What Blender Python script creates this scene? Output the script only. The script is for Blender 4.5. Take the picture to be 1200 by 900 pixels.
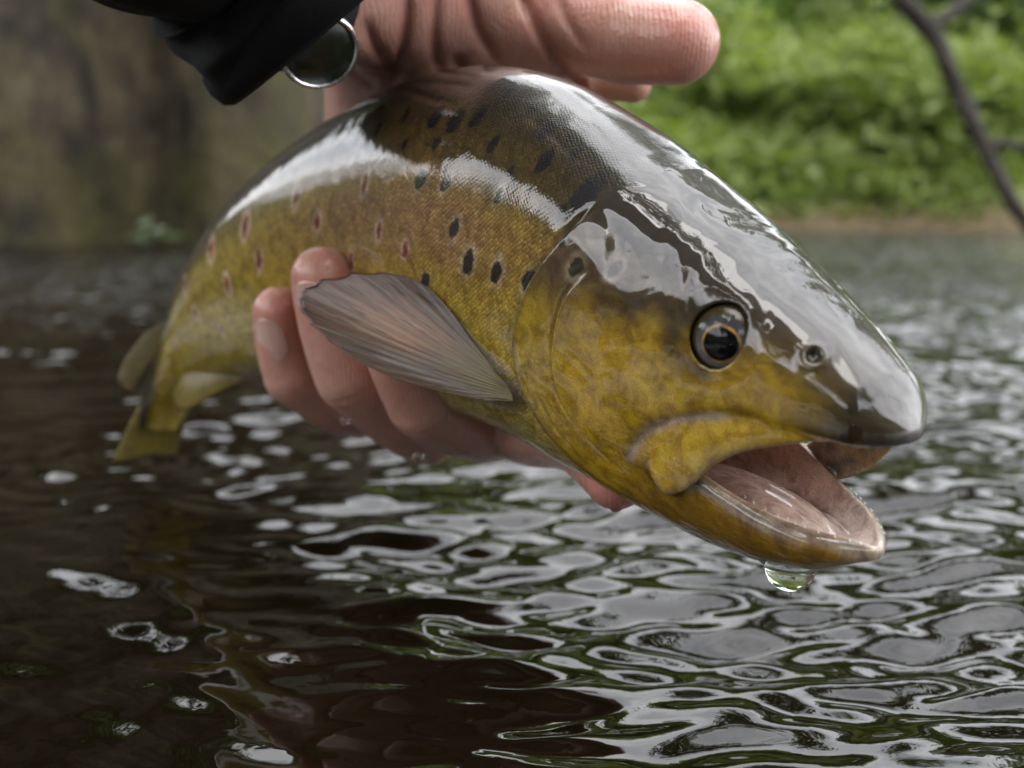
import bpy, math, os, random
import numpy as np
from mathutils import Vector, Matrix

for o in list(bpy.data.objects):
    bpy.data.objects.remove(o)
SC = bpy.context.scene
COL = SC.collection

# ------------------------------------------------------------------ camera
PITCH = math.radians(10.09)
CAM_H = 0.109                       # metres above the water
FPX = 1152.0                        # focal length in pixels of a 1200 wide picture
cam_d = bpy.data.cameras.new('camera')
cam = bpy.data.objects.new('camera', cam_d)
COL.objects.link(cam)
cam_d.sensor_width = 36.0
cam_d.lens = 36.0 * FPX / 1200.0
cam.location = (0, 0, CAM_H)
cam.rotation_euler = (math.pi / 2 - PITCH, 0, 0)
cam_d.clip_start = 0.01
cam_d.clip_end = 400
cam_d.dof.use_dof = True
cam_d.dof.focus_distance = 0.205
cam_d.dof.aperture_fstop = 10.5
SC.camera = cam

# ------------------------------------------------------------------ sky and sun
SUN_EL, SUN_AZ = math.radians(62), math.radians(200)
world = bpy.data.worlds.new('World')
SC.world = world
world.use_nodes = True
nt = world.node_tree
nt.nodes.clear()
wo = nt.nodes.new('ShaderNodeOutputWorld')
bg = nt.nodes.new('ShaderNodeBackground')
sky = nt.nodes.new('ShaderNodeTexSky')
sky.sky_type = 'NISHITA'
sky.sun_disc = False
sky.sun_elevation = SUN_EL
sky.sun_rotation = SUN_AZ
sky.air_density = 1.0
sky.dust_density = 4.0
tc = nt.nodes.new('ShaderNodeTexCoord')
cl = nt.nodes.new('ShaderNodeTexNoise')
cl.inputs['Scale'].default_value = 3.2
cl.inputs['Detail'].default_value = 7
cl.inputs['Roughness'].default_value = 0.58
cl.inputs['Distortion'].default_value = 0.6
nt.links.new(tc.outputs['Generated'], cl.inputs['Vector'])
ramp = nt.nodes.new('ShaderNodeValToRGB')
ramp.color_ramp.elements[0].position = 0.33
ramp.color_ramp.elements[0].color = (13.0, 13.6, 14.6, 1)
ramp.color_ramp.elements[1].position = 0.66
ramp.color_ramp.elements[1].color = (27, 27, 27.5, 1)
nt.links.new(cl.outputs['Fac'], ramp.inputs['Fac'])
mx = nt.nodes.new('ShaderNodeMix')
mx.data_type = 'RGBA'
mx.inputs[0].default_value = 0.88
nt.links.new(sky.outputs['Color'], mx.inputs[6])
nt.links.new(ramp.outputs['Color'], mx.inputs[7])
nt.links.new(mx.outputs[2], bg.inputs['Color'])
bg.inputs['Strength'].default_value = 0.12
nt.links.new(bg.outputs[0], wo.inputs['Surface'])

sun_d = bpy.data.lights.new('sun', 'SUN')
sun_d.energy = 1.3
sun_d.angle = math.radians(50)
sun_d.color = (1.0, 0.96, 0.9)
sun = bpy.data.objects.new('sun', sun_d)
COL.objects.link(sun)
sun.rotation_euler = (math.pi / 2 - SUN_EL, 0, math.pi - SUN_AZ)

SC.view_settings.view_transform = 'Standard'
SC.view_settings.look = 'None'
SC.view_settings.exposure = 1.05
SC.view_settings.gamma = 1.0
SC.render.engine = 'CYCLES'
SC.cycles.max_bounces = 8
SC.cycles.use_denoising = True

# ------------------------------------------------------------------ helpers
CP, SP = math.cos(PITCH), math.sin(PITCH)


def c2w(p):
    """design coordinates (cm, X right, Y away, Z up, before the pitch) -> world metres"""
    p = np.atleast_2d(np.asarray(p, float)) / 100.0
    return np.c_[p[:, 0], p[:, 1] * CP + p[:, 2] * SP, CAM_H - p[:, 1] * SP + p[:, 2] * CP]


def at(px, py, d):
    """picture pixel and depth in cm -> design coordinates in cm"""
    return np.array([(px - 600) / FPX * d, d, (450 - py) / FPX * d])


def w2px(w):
    w = np.atleast_2d(w)
    x, y, z = w[:, 0], w[:, 1], w[:, 2] - CAM_H
    Y = y * CP - z * SP
    Z = y * SP + z * CP
    return np.c_[600 + FPX * x / Y, 450 - FPX * Z / Y, Y * 100]


class Spline:
    """natural cubic through knots, vector valued"""
    def __init__(s, xs, ys):
        x = np.asarray(xs, float)
        y = np.asarray(ys, float)
        s.one = y.ndim == 1
        if s.one:
            y = y[:, None]
        n = len(x)
        h = np.diff(x)
        A = np.zeros((n, n))
        r = np.zeros((n, y.shape[1]))
        A[0, 0] = A[-1, -1] = 1
        for i in range(1, n - 1):
            A[i, i - 1] = h[i - 1]
            A[i, i] = 2 * (h[i - 1] + h[i])
            A[i, i + 1] = h[i]
            r[i] = 6 * ((y[i + 1] - y[i]) / h[i] - (y[i] - y[i - 1]) / h[i - 1])
        s.x, s.y, s.m, s.h = x, y, np.linalg.solve(A, r), h

    def __call__(s, t):
        t = np.asarray(t, float)
        sh = t.shape
        t = np.clip(t.ravel(), s.x[0], s.x[-1])
        i = np.clip(np.searchsorted(s.x, t) - 1, 0, len(s.h) - 1)
        h = s.h[i][:, None]
        a = ((s.x[i + 1] - t)[:, None]) / h
        b = 1 - a
        v = a * s.y[i] + b * s.y[i + 1] + ((a**3 - a) * s.m[i] + (b**3 - b) * s.m[i + 1]) * h * h / 6
        return v[:, 0].reshape(sh) if s.one else v.reshape(sh + (-1,))


def smin(a, b, k):
    h = np.clip(0.5 + 0.5 * (b - a) / k, 0, 1)
    return b + (a - b) * h - k * h * (1 - h)


def smax(a, b, k):
    return -smin(-a, -b, k)


def sstep(a, b, x):
    t = np.clip((x - a) / (b - a), 0, 1)
    return t * t * (3 - 2 * t)


def ell(P, c, r):
    q = (P - np.asarray(c)) / np.asarray(r)
    k0 = np.sqrt((q * q).sum(1)) + 1e-9
    q2 = (P - np.asarray(c)) / (np.asarray(r) ** 2)
    return k0 * (k0 - 1) / (np.sqrt((q2 * q2).sum(1)) + 1e-9)


def capsule(P, a, b, ra, rb):
    a = np.asarray(a, float)
    b = np.asarray(b, float)
    ba = b - a
    t = np.clip(((P - a) @ ba) / (ba @ ba), 0, 1)
    d = P - a - t[:, None] * ba
    return np.sqrt((d * d).sum(1)) - (ra + (rb - ra) * t)


def surface_nets(f, lo, hi, h, B=8, fac=1.5):
    """mesh of the zero set of f on a sparse grid; returns verts, quads"""
    lo = np.asarray(lo, float)
    nb = np.ceil((np.asarray(hi) - lo) / (h * B)).astype(int)
    g = np.stack(np.meshgrid(*[np.arange(n) for n in nb], indexing='ij'), -1).reshape(-1, 3)
    d = f(lo + (g + 0.5) * B * h)
    act = g[np.abs(d) < 0.87 * B * h * fac]
    r = np.arange(B + 1)
    off = np.stack(np.meshgrid(r, r, r, indexing='ij'), -1).reshape(-1, 3)
    V, CID, EX = [], [], [[], [], []]
    N = nb * B + 2
    def cid(c):
        return (c[..., 0] * N[1] + c[..., 1]) * N[2] + c[..., 2]
    for s in range(0, len(act), 256):
        blk = act[s:s + 256]
        ix = blk[:, None, :] * B + off[None]
        D = f((lo + ix * h).reshape(-1, 3)).reshape(len(blk), B + 1, B + 1, B + 1)
        S = D < 0
        acc = np.zeros((len(blk), B, B, B, 3))
        cnt = np.zeros((len(blk), B, B, B))
        base = np.stack(np.meshgrid(*[np.arange(B)] * 3, indexing='ij'), -1)
        for ax in range(3):
            for u in (0, 1):
                for v in (0, 1):
                    sl0 = [slice(None)] + [slice(0, B)] * 3
                    oth = [k for k in range(3) if k != ax]
                    for k, w in zip(oth, (u, v)):
                        sl0[k + 1] = slice(w, w + B)
                    sl1 = list(sl0)
                    sl1[ax + 1] = slice(1, B + 1)
                    a, b = D[tuple(sl0)], D[tuple(sl1)]
                    cr = (a < 0) != (b < 0)
                    t = np.where(cr, a / np.where(cr, a - b, 1), 0)
                    p = np.zeros(acc.shape)
                    p[..., ax] = t
                    p[..., oth[0]] = u
                    p[..., oth[1]] = v
                    acc += p * cr[..., None]
                    cnt += cr
                    if u == 0 and v == 0:
                        w = np.argwhere(cr)
                        if len(w):
                            gc = blk[w[:, 0]] * B + w[:, 1:]
                            EX[ax].append(np.c_[gc, a[cr] < 0])
        on = cnt > 0
        w = np.argwhere(on)
        gc = blk[w[:, 0]] * B + w[:, 1:]
        V.append(lo + (gc + acc[on] / cnt[on][:, None]) * h)
        CID.append(cid(gc))
    V = np.concatenate(V)
    CID = np.concatenate(CID)
    o = np.argsort(CID)
    V, CID = V[o], CID[o]
    Q = []
    for ax in range(3):
        if not EX[ax]:
            continue
        e = np.concatenate(EX[ax])
        c, sgn = e[:, :3].astype(int), e[:, 3].astype(bool)
        a1, a2 = (ax + 1) % 3, (ax + 2) % 3
        q = []
        for (u, v) in ((0, 0), (1, 0), (1, 1), (0, 1)):
            cc = c.copy()
            cc[:, a1] -= u
            cc[:, a2] -= v
            k = cid(cc)
            j = np.clip(np.searchsorted(CID, k), 0, len(CID) - 1)
            q.append(np.where(CID[j] == k, j, -1))
        q = np.stack(q, 1)
        q = np.where(sgn[:, None], q, q[:, ::-1])
        Q.append(q[(q >= 0).all(1)])
    Q = np.concatenate(Q)
    for _ in range(1):                      # pull the vertices onto the surface
        d = f(V)
        e = h * 0.3
        G = np.stack([f(V + np.eye(3)[k] * e) - f(V - np.eye(3)[k] * e) for k in range(3)], 1) / (2 * e)
        g2 = (G * G).sum(1)
        st = -(d / np.maximum(g2, 0.05))[:, None] * G
        ln = np.sqrt((st * st).sum(1))[:, None]
        V = V + st * np.minimum(1, 0.5 * h / np.maximum(ln, 1e-9))
    return V, Q


def mesh_obj(name, V, F, mat=None, parent=None, smooth=True, origin=None):
    """numpy verts (metres, world) and faces -> mesh object"""
    me = bpy.data.meshes.new(name)
    V = np.asarray(V, float)
    org = np.zeros(3) if origin is None else np.asarray(origin, float)
    if parent is not None:
        org = np.array(parent.matrix_world.translation) if parent.parent is None else np.array(parent.parent.location) + np.array(parent.location)
        if origin is not None:
            org = np.asarray(origin, float)
    if isinstance(F, np.ndarray):
        n, k = F.shape
        me.vertices.add(len(V))
        me.vertices.foreach_set('co', (V - org).astype(np.float32).ravel())
        me.loops.add(n * k)
        me.loops.foreach_set('vertex_index', F.astype(np.int32).ravel())
        me.polygons.add(n)
        me.polygons.foreach_set('loop_start', np.arange(0, n * k, k, dtype=np.int32))
        me.update(calc_edges=True)
    else:
        me.from_pydata((V - org).tolist(), [], F)
        me.update()
    me.polygons.foreach_set('use_smooth', np.full(len(me.polygons), smooth))
    o = bpy.data.objects.new(name, me)
    COL.objects.link(o)
    if mat:
        me.materials.append(mat)
    if parent is not None:
        o.parent = parent
        pw = np.array(parent.location)
        if parent.parent is not None:
            pw = pw + np.array(parent.parent.location)
        o.location = Vector(org - pw)
    else:
        o.location = Vector(org)
    return o


def set_attr(o, name, arr, kind='FLOAT_COLOR'):
    me = o.data
    a = me.attributes.new(name, kind, 'POINT')
    arr = np.asarray(arr, np.float32)
    if kind == 'FLOAT_COLOR':
        if arr.shape[1] == 3:
            arr = np.c_[arr, np.ones(len(arr), np.float32)]
        a.data.foreach_set('color', arr.ravel())
    elif kind == 'FLOAT_VECTOR':
        a.data.foreach_set('vector', arr.ravel())
    else:
        a.data.foreach_set('value', arr.ravel())


def empty(name, loc, label, cat, group=None):
    o = bpy.data.objects.new(name, None)
    COL.objects.link(o)
    o.empty_display_size = 0.02
    o.location = Vector(loc)
    o['label'] = label
    o['category'] = cat
    if group:
        o['group'] = group
    bpy.context.view_layer.update()
    return o


def tag(o, label=None, cat=None, group=None, kind=None):
    for k, v in (('label', label), ('category', cat), ('group', group), ('kind', kind)):
        if v:
            o[k] = v
    return o


class NT:
    """small material builder"""
    def __init__(s, name):
        s.m = bpy.data.materials.new(name)
        s.m.use_nodes = True
        s.t = s.m.node_tree
        s.b = s.t.nodes['Principled BSDF']

    def n(s, kind, **kw):
        nd = s.t.nodes.new('ShaderNode' + kind)
        for k, v in kw.items():
            if k in nd.inputs:
                nd.inputs[k].default_value = v
            else:
                setattr(nd, k, v)
        return nd

    def l(s, a, b):
        s.t.links.new(a, b)

    def set(s, **kw):
        for k, v in kw.items():
            s.b.inputs[k.replace('_', ' ')].default_value = v

    def noise(s, vec, scale, detail=3, rough=0.5, dist=0.0):
        nd = s.n('TexNoise', Scale=scale, Detail=detail, Roughness=rough, Distortion=dist)
        if vec is not None:
            s.l(vec, nd.inputs['Vector'])
        return nd

    def ramp(s, fac, stops):
        r = s.n('ValToRGB')
        el = r.color_ramp.elements
        while len(el) < len(stops):
            el.new(0.5)
        for e, (p, c) in zip(el, stops):
            e.position = p
            e.color = tuple(c) + (1,) if len(c) == 3 else c
        s.l(fac, r.inputs['Fac'])
        return r

    def mix(s, fac, a, b, mode='MIX'):
        m = s.n('Mix', data_type='RGBA', blend_type=mode)
        for i, v in ((0, fac), (6, a), (7, b)):
            if hasattr(v, 'is_output'):
                s.l(v, m.inputs[i])
            else:
                m.inputs[i].default_value = v if i == 0 else (tuple(v) + (1,) if len(v) == 3 else v)
        return m.outputs[2]

    def math(s, op, a, b=0.0):
        m = s.n('Math', operation=op)
        for i, v in ((0, a), (1, b)):
            if hasattr(v, 'is_output'):
                s.l(v, m.inputs[i])
            else:
                m.inputs[i].default_value = v
        return m.outputs[0]

    def bump(s, h, strength, dist, prev=None):
        b = s.n('Bump', Strength=strength, Distance=dist)
        s.l(h, b.inputs['Height'])
        if prev is not None:
            s.l(prev, b.inputs['Normal'])
        return b.outputs[0]


# ------------------------------------------------------------------ the trout: shape in its own frame
# x runs back from the snout, y out of its right flank, z up; centimetres
HEAD_R = np.array([[-0.586369, -0.809328, 0.034043], [0.755517, -0.561573, -0.337386], [0.292174, -0.172113, 0.940750]])
HEAD_T = np.array([6.8309, 16.5491, -0.5474])

px_ = [0, 0.5, 1, 2, 3, 4, 5, 6, 7, 9, 12, 15, 20, 25, 29, 31, 33, 34]


def tab(xs, ys):
    """spline through the knots, sampled for fast look-up"""
    sp = Spline(xs, ys)
    g = np.linspace(xs[0], xs[-1], 3000)
    v = sp(g)
    k = 2999 / (xs[-1] - xs[0])

    def f(x):
        u = np.clip((x - xs[0]) * k, 0, 2998.999)
        i = u.astype(np.int32)
        u = u - i
        return v[i] * (1 - u) + v[i + 1] * u
    return f


TOP = tab(px_, [0.08, 0.50, 0.87, 1.45, 1.98, 2.52, 2.98, 3.42, 3.86, 4.55, 5.05, 5.0, 4.05, 2.7, 1.5, 1.1, 0.95, 0.9])
BOT = tab(px_, [-0.60, -0.64, -0.67, -0.80, -1.3, -2.5, -3.5, -3.9, -4.0, -3.95, -4.0, -3.95, -3.35, -2.4, -1.4, -1.0, -0.9, -0.9])
WID = tab(px_, [0.85, 1.08, 1.24, 1.54, 1.78, 1.98, 2.15, 2.3, 2.4, 2.45, 2.6, 2.6, 2.2, 1.55, 0.9, 0.6, 0.35, 0.25])
MID = tab(px_, [-0.36, -0.30, -0.22, -0.05, 0.08, 0.05, -0.1, -0.2, -0.2, 0.0, 0.2, 0.3, 0.2, 0.1, 0.05, 0.05, 0.05, 0.05])
jx_ = [0.3, 1, 2, 3, 4, 5, 6, 7]
JTOP = tab(jx_, [-2.45, -2.36, -2.2, -1.92, -1.7, -1.75, -2.0, -2.3])
JBOT = tab(jx_, [-2.95, -3.38, -3.78, -4.0, -4.1, -4.1, -4.05, -3.95])
JWID = tab(jx_, [0.72, 1.02, 1.34, 1.56, 1.72, 1.8, 1.8, 1.6])
PBOT = tab([0, 1, 2, 3, 4, 5, 6, 34], [2.6, 3.2, 3.6, 3.2, 2.5, 2.1, 2.1, 2.1])
PTOP = tab([0, 2, 5, 7, 9, 12, 34], [2.3, 2.5, 2.6, 2.5, 2.3, 2.15, 2.1])
ROOF = tab([0.3, 0.9, 2, 3, 4.2, 5.2, 6.0, 6.6], [-0.72, -0.45, -0.32, -0.42, -0.8, -1.3, -1.8, -2.3])
FLOOR = tab([0.3, 0.8, 1.4, 2.5, 4, 5, 6, 6.6], [-2.62, -2.78, -3.02, -3.25, -3.25, -3.1, -2.7, -2.5])
CAVW = tab([0.3, 0.55, 0.9, 1.4, 2, 3, 4, 5, 6, 6.6], [0.16, 0.40, 0.69, 0.93, 1.13, 1.36, 1.46, 1.3, 0.9, 0.3])


def loft(x, y, z, top, bot, wid, mid, pt=2.2, pb=2.2):
    zt, zb, w, zc = top, bot, wid, mid
    up = z > zc
    hh = np.where(up, zt - zc, zc - zb)
    a = np.abs(y) / w
    b = np.abs(z - zc) / hh
    p = np.where(up, pt, pb)
    r = (a**p + b**p + 1e-9) ** (1 / p)
    ry = (a / r) ** (p - 1) / w
    rz = (b / r) ** (p - 1) / hh
    g = np.sqrt(ry * ry + rz * rz)
    return (r - 1) / np.maximum(g, 0.25)


def poly2(x, z, pts):
    """distance to and parameter along a polyline in the side view"""
    best = np.full(x.shape, 1e9)
    par = np.zeros(x.shape)
    sg = np.zeros(x.shape)
    for i in range(len(pts) - 1):
        ax, az = pts[i]
        bx, bz = pts[i + 1]
        dx, dz = bx - ax, bz - az
        t = np.clip(((x - ax) * dx + (z - az) * dz) / (dx * dx + dz * dz), 0, 1)
        ex, ez = x - ax - t * dx, z - az - t * dz
        d = np.sqrt(ex * ex + ez * ez)
        m = d < best
        best = np.where(m, d, best)
        par = np.where(m, i + t, par)
        sg = np.where(m, np.sign(dx * ez - dz * ex), sg)
    return best, par, sg


def smooth_pts(pts, n=6):
    s = Spline(range(len(pts)), np.array(pts, float))
    return s(np.linspace(0, len(pts) - 1, (len(pts) - 1) * n + 1))


EYE = np.array([3.25, 1.08, 0.70])
MAX_T = np.arange(6)
OPER = smooth_pts([(6.35, 2.75), (7.0, 1.85), (7.75, 0.75), (8.1, -0.45), (7.85, -1.5), (7.2, -2.4), (6.2, -3.2), (5.0, -3.6)])
PREO = smooth_pts([(5.85, 1.65), (6.48, 0.83), (6.74, -0.3), (6.55, -1.2), (5.9, -2.0), (5.1, -2.6)])
BRAN = smooth_pts([(7.9, -2.85), (6.6, -3.5), (5.0, -3.85), (3.4, -3.95)])
GROOVE = smooth_pts([(4.9, -2.2), (4.55, -1.55), (3.9, -1.05), (3.0, -0.68), (2.1, -0.5)])
SUBO = smooth_pts([(7.45, 0.2), (7.4, -0.9), (7.0, -1.8), (6.3, -2.55), (5.4, -3.1)])


def side_relief(x, z):
    """how far the plates of the head stand proud, in the side view"""
    d1, t1, s1 = poly2(x, z, OPER)
    ins = np.where(s1 < 0, d1, -d1)
    end = sstep(0.0, 4.0, t1) * (x > 3)
    off = 0.20 * sstep(-0.02, 0.09, ins) * (1 - 0.75 * sstep(0.2, 2.2, ins)) * end * sstep(3.4, 5.4, x)
    off -= 0.08 * np.exp(-((ins + 0.08) / 0.08) ** 2) * end
    d2, t2, s2 = poly2(x, z, PREO)
    in2 = np.where(s2 < 0, d2, -d2)
    e2 = sstep(0.0, 6.0, t2) * (1 - sstep(24, 30, t2))
    off += (0.085 * sstep(-0.03, 0.05, in2) * (1 - sstep(0.2, 1.2, in2)) - 0.05 * np.exp(-((in2 + 0.05) / 0.06) ** 2)) * e2
    d3, t3, s3 = poly2(x, z, SUBO)
    off -= 0.035 * np.exp(-(d3 / 0.05) ** 2) * sstep(0, 4, t3) * (1 - sstep(14, 18, t3))
    d4, t4, s4 = poly2(x, z, GROOVE)
    off -= 0.07 * np.exp(-(d4 / 0.15) ** 2)
    off += 0.05 * np.exp(-(((x - 4.9) / 0.7) ** 2 + ((z + 0.5) / 0.9) ** 2))
    off += 0.04 * np.exp(-(((x - 5.4) / 0.6) ** 2 + ((z - 1.2) / 0.35) ** 2))
    er = np.sqrt((x - EYE[0]) ** 2 + (z - EYE[2]) ** 2)
    off += 0.02 * np.exp(-((er - 0.95) / 0.2) ** 2)
    return off


GX, GZ, GS = np.arange(-0.5, 9.6, 0.02), np.arange(-5, 5.01, 0.02), 50.0
gx_, gz_ = [a.ravel() for a in np.meshgrid(GX, GZ, indexing='ij')]


def tab2(v):
    v = np.asarray(v).reshape(len(GX), len(GZ))

    def f(x, z):
        u = np.clip((x + 0.5) * GS, 0, len(GX) - 2.001)
        w = np.clip((z + 5) * GS, 0, len(GZ) - 2.001)
        i, j = u.astype(np.int32), w.astype(np.int32)
        u, w = u - i, w - j
        return (v[i, j] * (1 - u) + v[i + 1, j] * u) * (1 - w) + (v[i, j + 1] * (1 - u) + v[i + 1, j + 1] * u) * w
    return f


RELIEF = tab2(side_relief(gx_, gz_))
BRAND = tab2(np.exp(-(poly2(gx_, gz_, BRAN)[0] / 0.07) ** 2))


def maxilla(knots, half):
    sp, sh = Spline(MAX_T, knots), Spline(MAX_T, half)
    d, t, s_ = poly2(gx_, gz_, sp(np.linspace(0, 5, 26))[:, [0, 2]])
    t = t / 5.0
    return tab2(d / sh(t)), tab2(sp(t)[:, 1])


MAXN = maxilla([(1.1, 0.95, -0.50), (1.8, 1.30, -0.68), (2.6, 1.55, -0.98), (3.25, 1.71, -1.46), (3.65, 1.77, -1.88), (3.9, 1.78, -2.16)],
               [0.12, 0.22, 0.32, 0.43, 0.50, 0.44])
MAXF = maxilla([(0.8, 0.75, -0.55), (1.25, 1.02, -0.85), (1.75, 1.26, -1.35), (2.2, 1.42, -1.75), (2.6, 1.52, -2.1), (3.0, 1.6, -2.5)],
               [0.24, 0.42, 0.52, 0.55, 0.5, 0.4])


def trout_sdf(P):
    x, y, z = P[:, 0], np.abs(P[:, 1]), P[:, 2]
    xx = np.clip(x, 0, 34)
    zc = MID(xx)
    tap = np.sqrt(np.clip(1 - (1 - np.clip(x, 0.0, 0.68) / 0.68) ** 2, 1e-4, 1))
    d = loft(xx, y, z, zc + (TOP(xx) - zc) * tap, zc + (BOT(xx) - zc) * np.sqrt(tap), WID(xx) * tap, zc, PTOP(xx), PBOT(xx))
    h = x < 9.4                                  # the rest concerns only the head
    if not h.any():
        return d
    out = d
    x, y, z, d, P, tap = x[h], y[h], z[h], d[h], P[h], tap[h]
    d = d - RELIEF(x, z) * sstep(0.5, 1.1, y) * (1 - sstep(9.0, 9.4, x))
    nn = np.sqrt((x - 1.49) ** 2 + (z - 0.80) ** 2 + (y - 1.02) ** 2)      # nostril
    d = d + 0.20 * np.exp(-(nn / 0.10) ** 2) - 0.03 * np.exp(-((nn - 0.21) / 0.08) ** 2)
    d = np.where(x < 0, np.maximum(d, -x + 0.002), d)
    jx = np.clip(x, 0.3, 7)                      # lower jaw
    jt = np.sqrt(np.clip(1 - (1 - np.clip(x - 0.22, 0, 0.95) / 0.95) ** 2, 1e-4, 1))
    jtop = JTOP(jx)
    jc = jtop - 0.38
    jd = loft(jx, y, z, jc + 0.38 * np.sqrt(jt), jc + (JBOT(jx) - jc) * jt, JWID(jx) * jt, jc, 2.6, 1.9)
    jd = jd + 0.05 * BRAND(x, z) * sstep(0.3, 0.8, y)
    jd = np.where(x < 0.22, np.maximum(jd, 0.22 - x), jd)
    jd = smax(jd, x - 6.6, 0.3)
    d = smin(d, jd, 0.22)
    cx = np.clip(x, 0.3, 6.6)                    # mouth cavity
    roof, floor = ROOF(cx), FLOOR(cx)
    md = loft(cx, y, z, roof, floor, CAVW(cx), (roof + floor) / 2, 3.0, 2.6)
    md = np.maximum(md, np.maximum(0.34 - x, x - 6.6))
    d = smax(d, -md, 0.08)
    tg = ell(P, (3.2, 0, -2.95), (2.0, 0.80, 0.46)) + 0.03 * np.exp(-(y / 0.15) ** 2)   # tongue
    d = smin(d, tg, 0.28)
    near = P[:, 1] > 0                           # maxilla, hanging lower on the far side
    q = np.where(near, MAXN[0](x, z), MAXF[0](x, z))
    ym = np.where(near, MAXN[1](x, z), MAXF[1](x, z))
    q = np.sqrt(q ** 2 + ((y - ym) / 0.085) ** 2)
    d = smin(d, (q - 1) * 0.085, 0.11)
    d = smin(d, np.where(near, 9.0, ell(np.c_[x, y, z], (1.7, 1.12, -.62), (.85, .22, .42))), .1)
    es = np.sqrt((x - EYE[0]) ** 2 + (y - EYE[1]) ** 2 + (z - EYE[2]) ** 2) - 0.82
    d = smax(d, -es, 0.10)
    out[h] = d
    return out


# ------------------------------------------------------------------ the trout: pose
AX0 = HEAD_R[:, 0]
S9 = HEAD_R @ np.array([9.0, 0, 0]) + HEAD_T
SPX = np.array([6.0, 7.5, 9, 12, 15, 20, 25, 30, 33, 39])
SPP = np.array([HEAD_R @ np.array([6.0, 0, 0]) + HEAD_T, HEAD_R @ np.array([7.5, 0, 0]) + HEAD_T, S9,
                (-0.25, 25.5, 2.95), (-2.2, 27.9, 3.45), (-6.0, 31.4, 3.5), (-9.6, 34.6, 2.6), (-12.4, 37.4, 0.75), (-13.5, 38.2, -0.95), (-15.1, 39.0, -4.6)])
SPINE = Spline(SPX, SPP)
UPV = Spline([0, 9, 14, 20, 25, 30, 33.5, 39], [HEAD_R[:, 2], HEAD_R[:, 2], (0.02, -0.30, 0.95), (-0.05, -0.25, 0.95), (-0.25, -0.2, 0.9), (-0.5, -0.25, 0.8), (-0.35, -0.75, 0.5), (-0.05, -1.0, 0.35)])


def pose(P):
    """trout frame -> design coordinates (cm)"""
    x = P[:, 0]
    head = P @ HEAD_R.T + HEAD_T
    xs = np.clip(x, 6.0, 39)
    c = SPINE(xs)
    T = SPINE(xs + 0.01) - SPINE(xs - 0.01)
    T[xs >= 38.98] = SPINE(np.array([38.9])) - SPINE(np.array([38.8]))
    T[xs <= 6.02] = AX0
    T /= np.linalg.norm(T, axis=1)[:, None]
    U = UPV(np.clip(x, 0, 39))
    U = U - (U * T).sum(1)[:, None] * T
    U /= np.linalg.norm(U, axis=1)[:, None]
    R = np.cross(U, T)          # right flank direction
    b = c + R * P[:, 1:2] + U * P[:, 2:3] + T * (x - xs)[:, None]
    k = sstep(8.0, 10.0, x)[:, None]
    return head * (1 - k) + b * k


# ------------------------------------------------------------------ the trout: colours that belong to the skin
DARK_SPOTS = [(13.37, 3.91, .9), (12.23, 3.85, 1), (11.58, 3.81, 1), (11.01, 3.94, 1), (12.39, 4.33, .7), (10.17, 3.44, 1.1), (8.25, 3.36, 1.15),
              (8.64, 3.99, 1), (6.82, 2.86, 1.35), (15.46, 3.79, .9), (14.4, 3.63, .9), (16.8, 3.82, .8), (6.74, 2.03, 0.8), (6.3, 1.52, .85),
              (7.83, 0.89, .85), (12.13, 2.46, 1), (11.27, 2.44, 1), (9.35, 2.47, 1), (10.73, 1.5, 1.15), (10.1, .86, 1.15), (8.96, .88, 1.0),
              (11.69, .07, .8), (5.45, 1.62, .8), (19.67, 3.05, .9), (18.2, 3.9, .8), (21.5, 3.0, .8), (14.9, 4.5, .8), (17.5, 4.4, .8), (9.6, 4.3, .8), (13.0, 3.2, .7), (9.2, 3.0, .7), (11.9, 3.25, .65), (15.9, 3.3, .7), (14.2, 4.35, .65), (10.6, 4.55, .6), (16.4, 4.35, .6), (7.6, 3.55, .75), (19.0, 3.5, .7), (7.2, 2.4, .6)]
RED_SPOTS = [(14.49, 2.29, 1.1), (18.08, 2.31, 1.25), (16.96, 1.45, 1.25), (13.67, 1.1, 1.2), (12.5, .71, 1), (20.26, .82, 1.2), (20.83, 2.0, 1.3),
             (23.04, 1.9, 1.1), (22.42, .58, 1.0), (25.5, 1.51, .9), (25.23, .43, .9), (15.3, .3, 1), (24.0, -.6, .8)]
HALO = {15, 16, 17, 18, 19, 20, 21, 13, 14, 22, 23}


def lerp(a, b, t):
    return a + (np.asarray(b) - a) * np.clip(t, 0, 1)[:, None]


def vnoise(P, seed=0):
    """cheap smooth noise from a few sine waves"""
    r = np.random.default_rng(seed)
    v = np.zeros(len(P))
    for k in range(7):
        w = r.normal(0, 1, P.shape[1])
        v += np.sin(P @ w * (1 + 0.35 * k) + r.uniform(0, 6.28)) / 7 * 1.6
    return v


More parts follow.
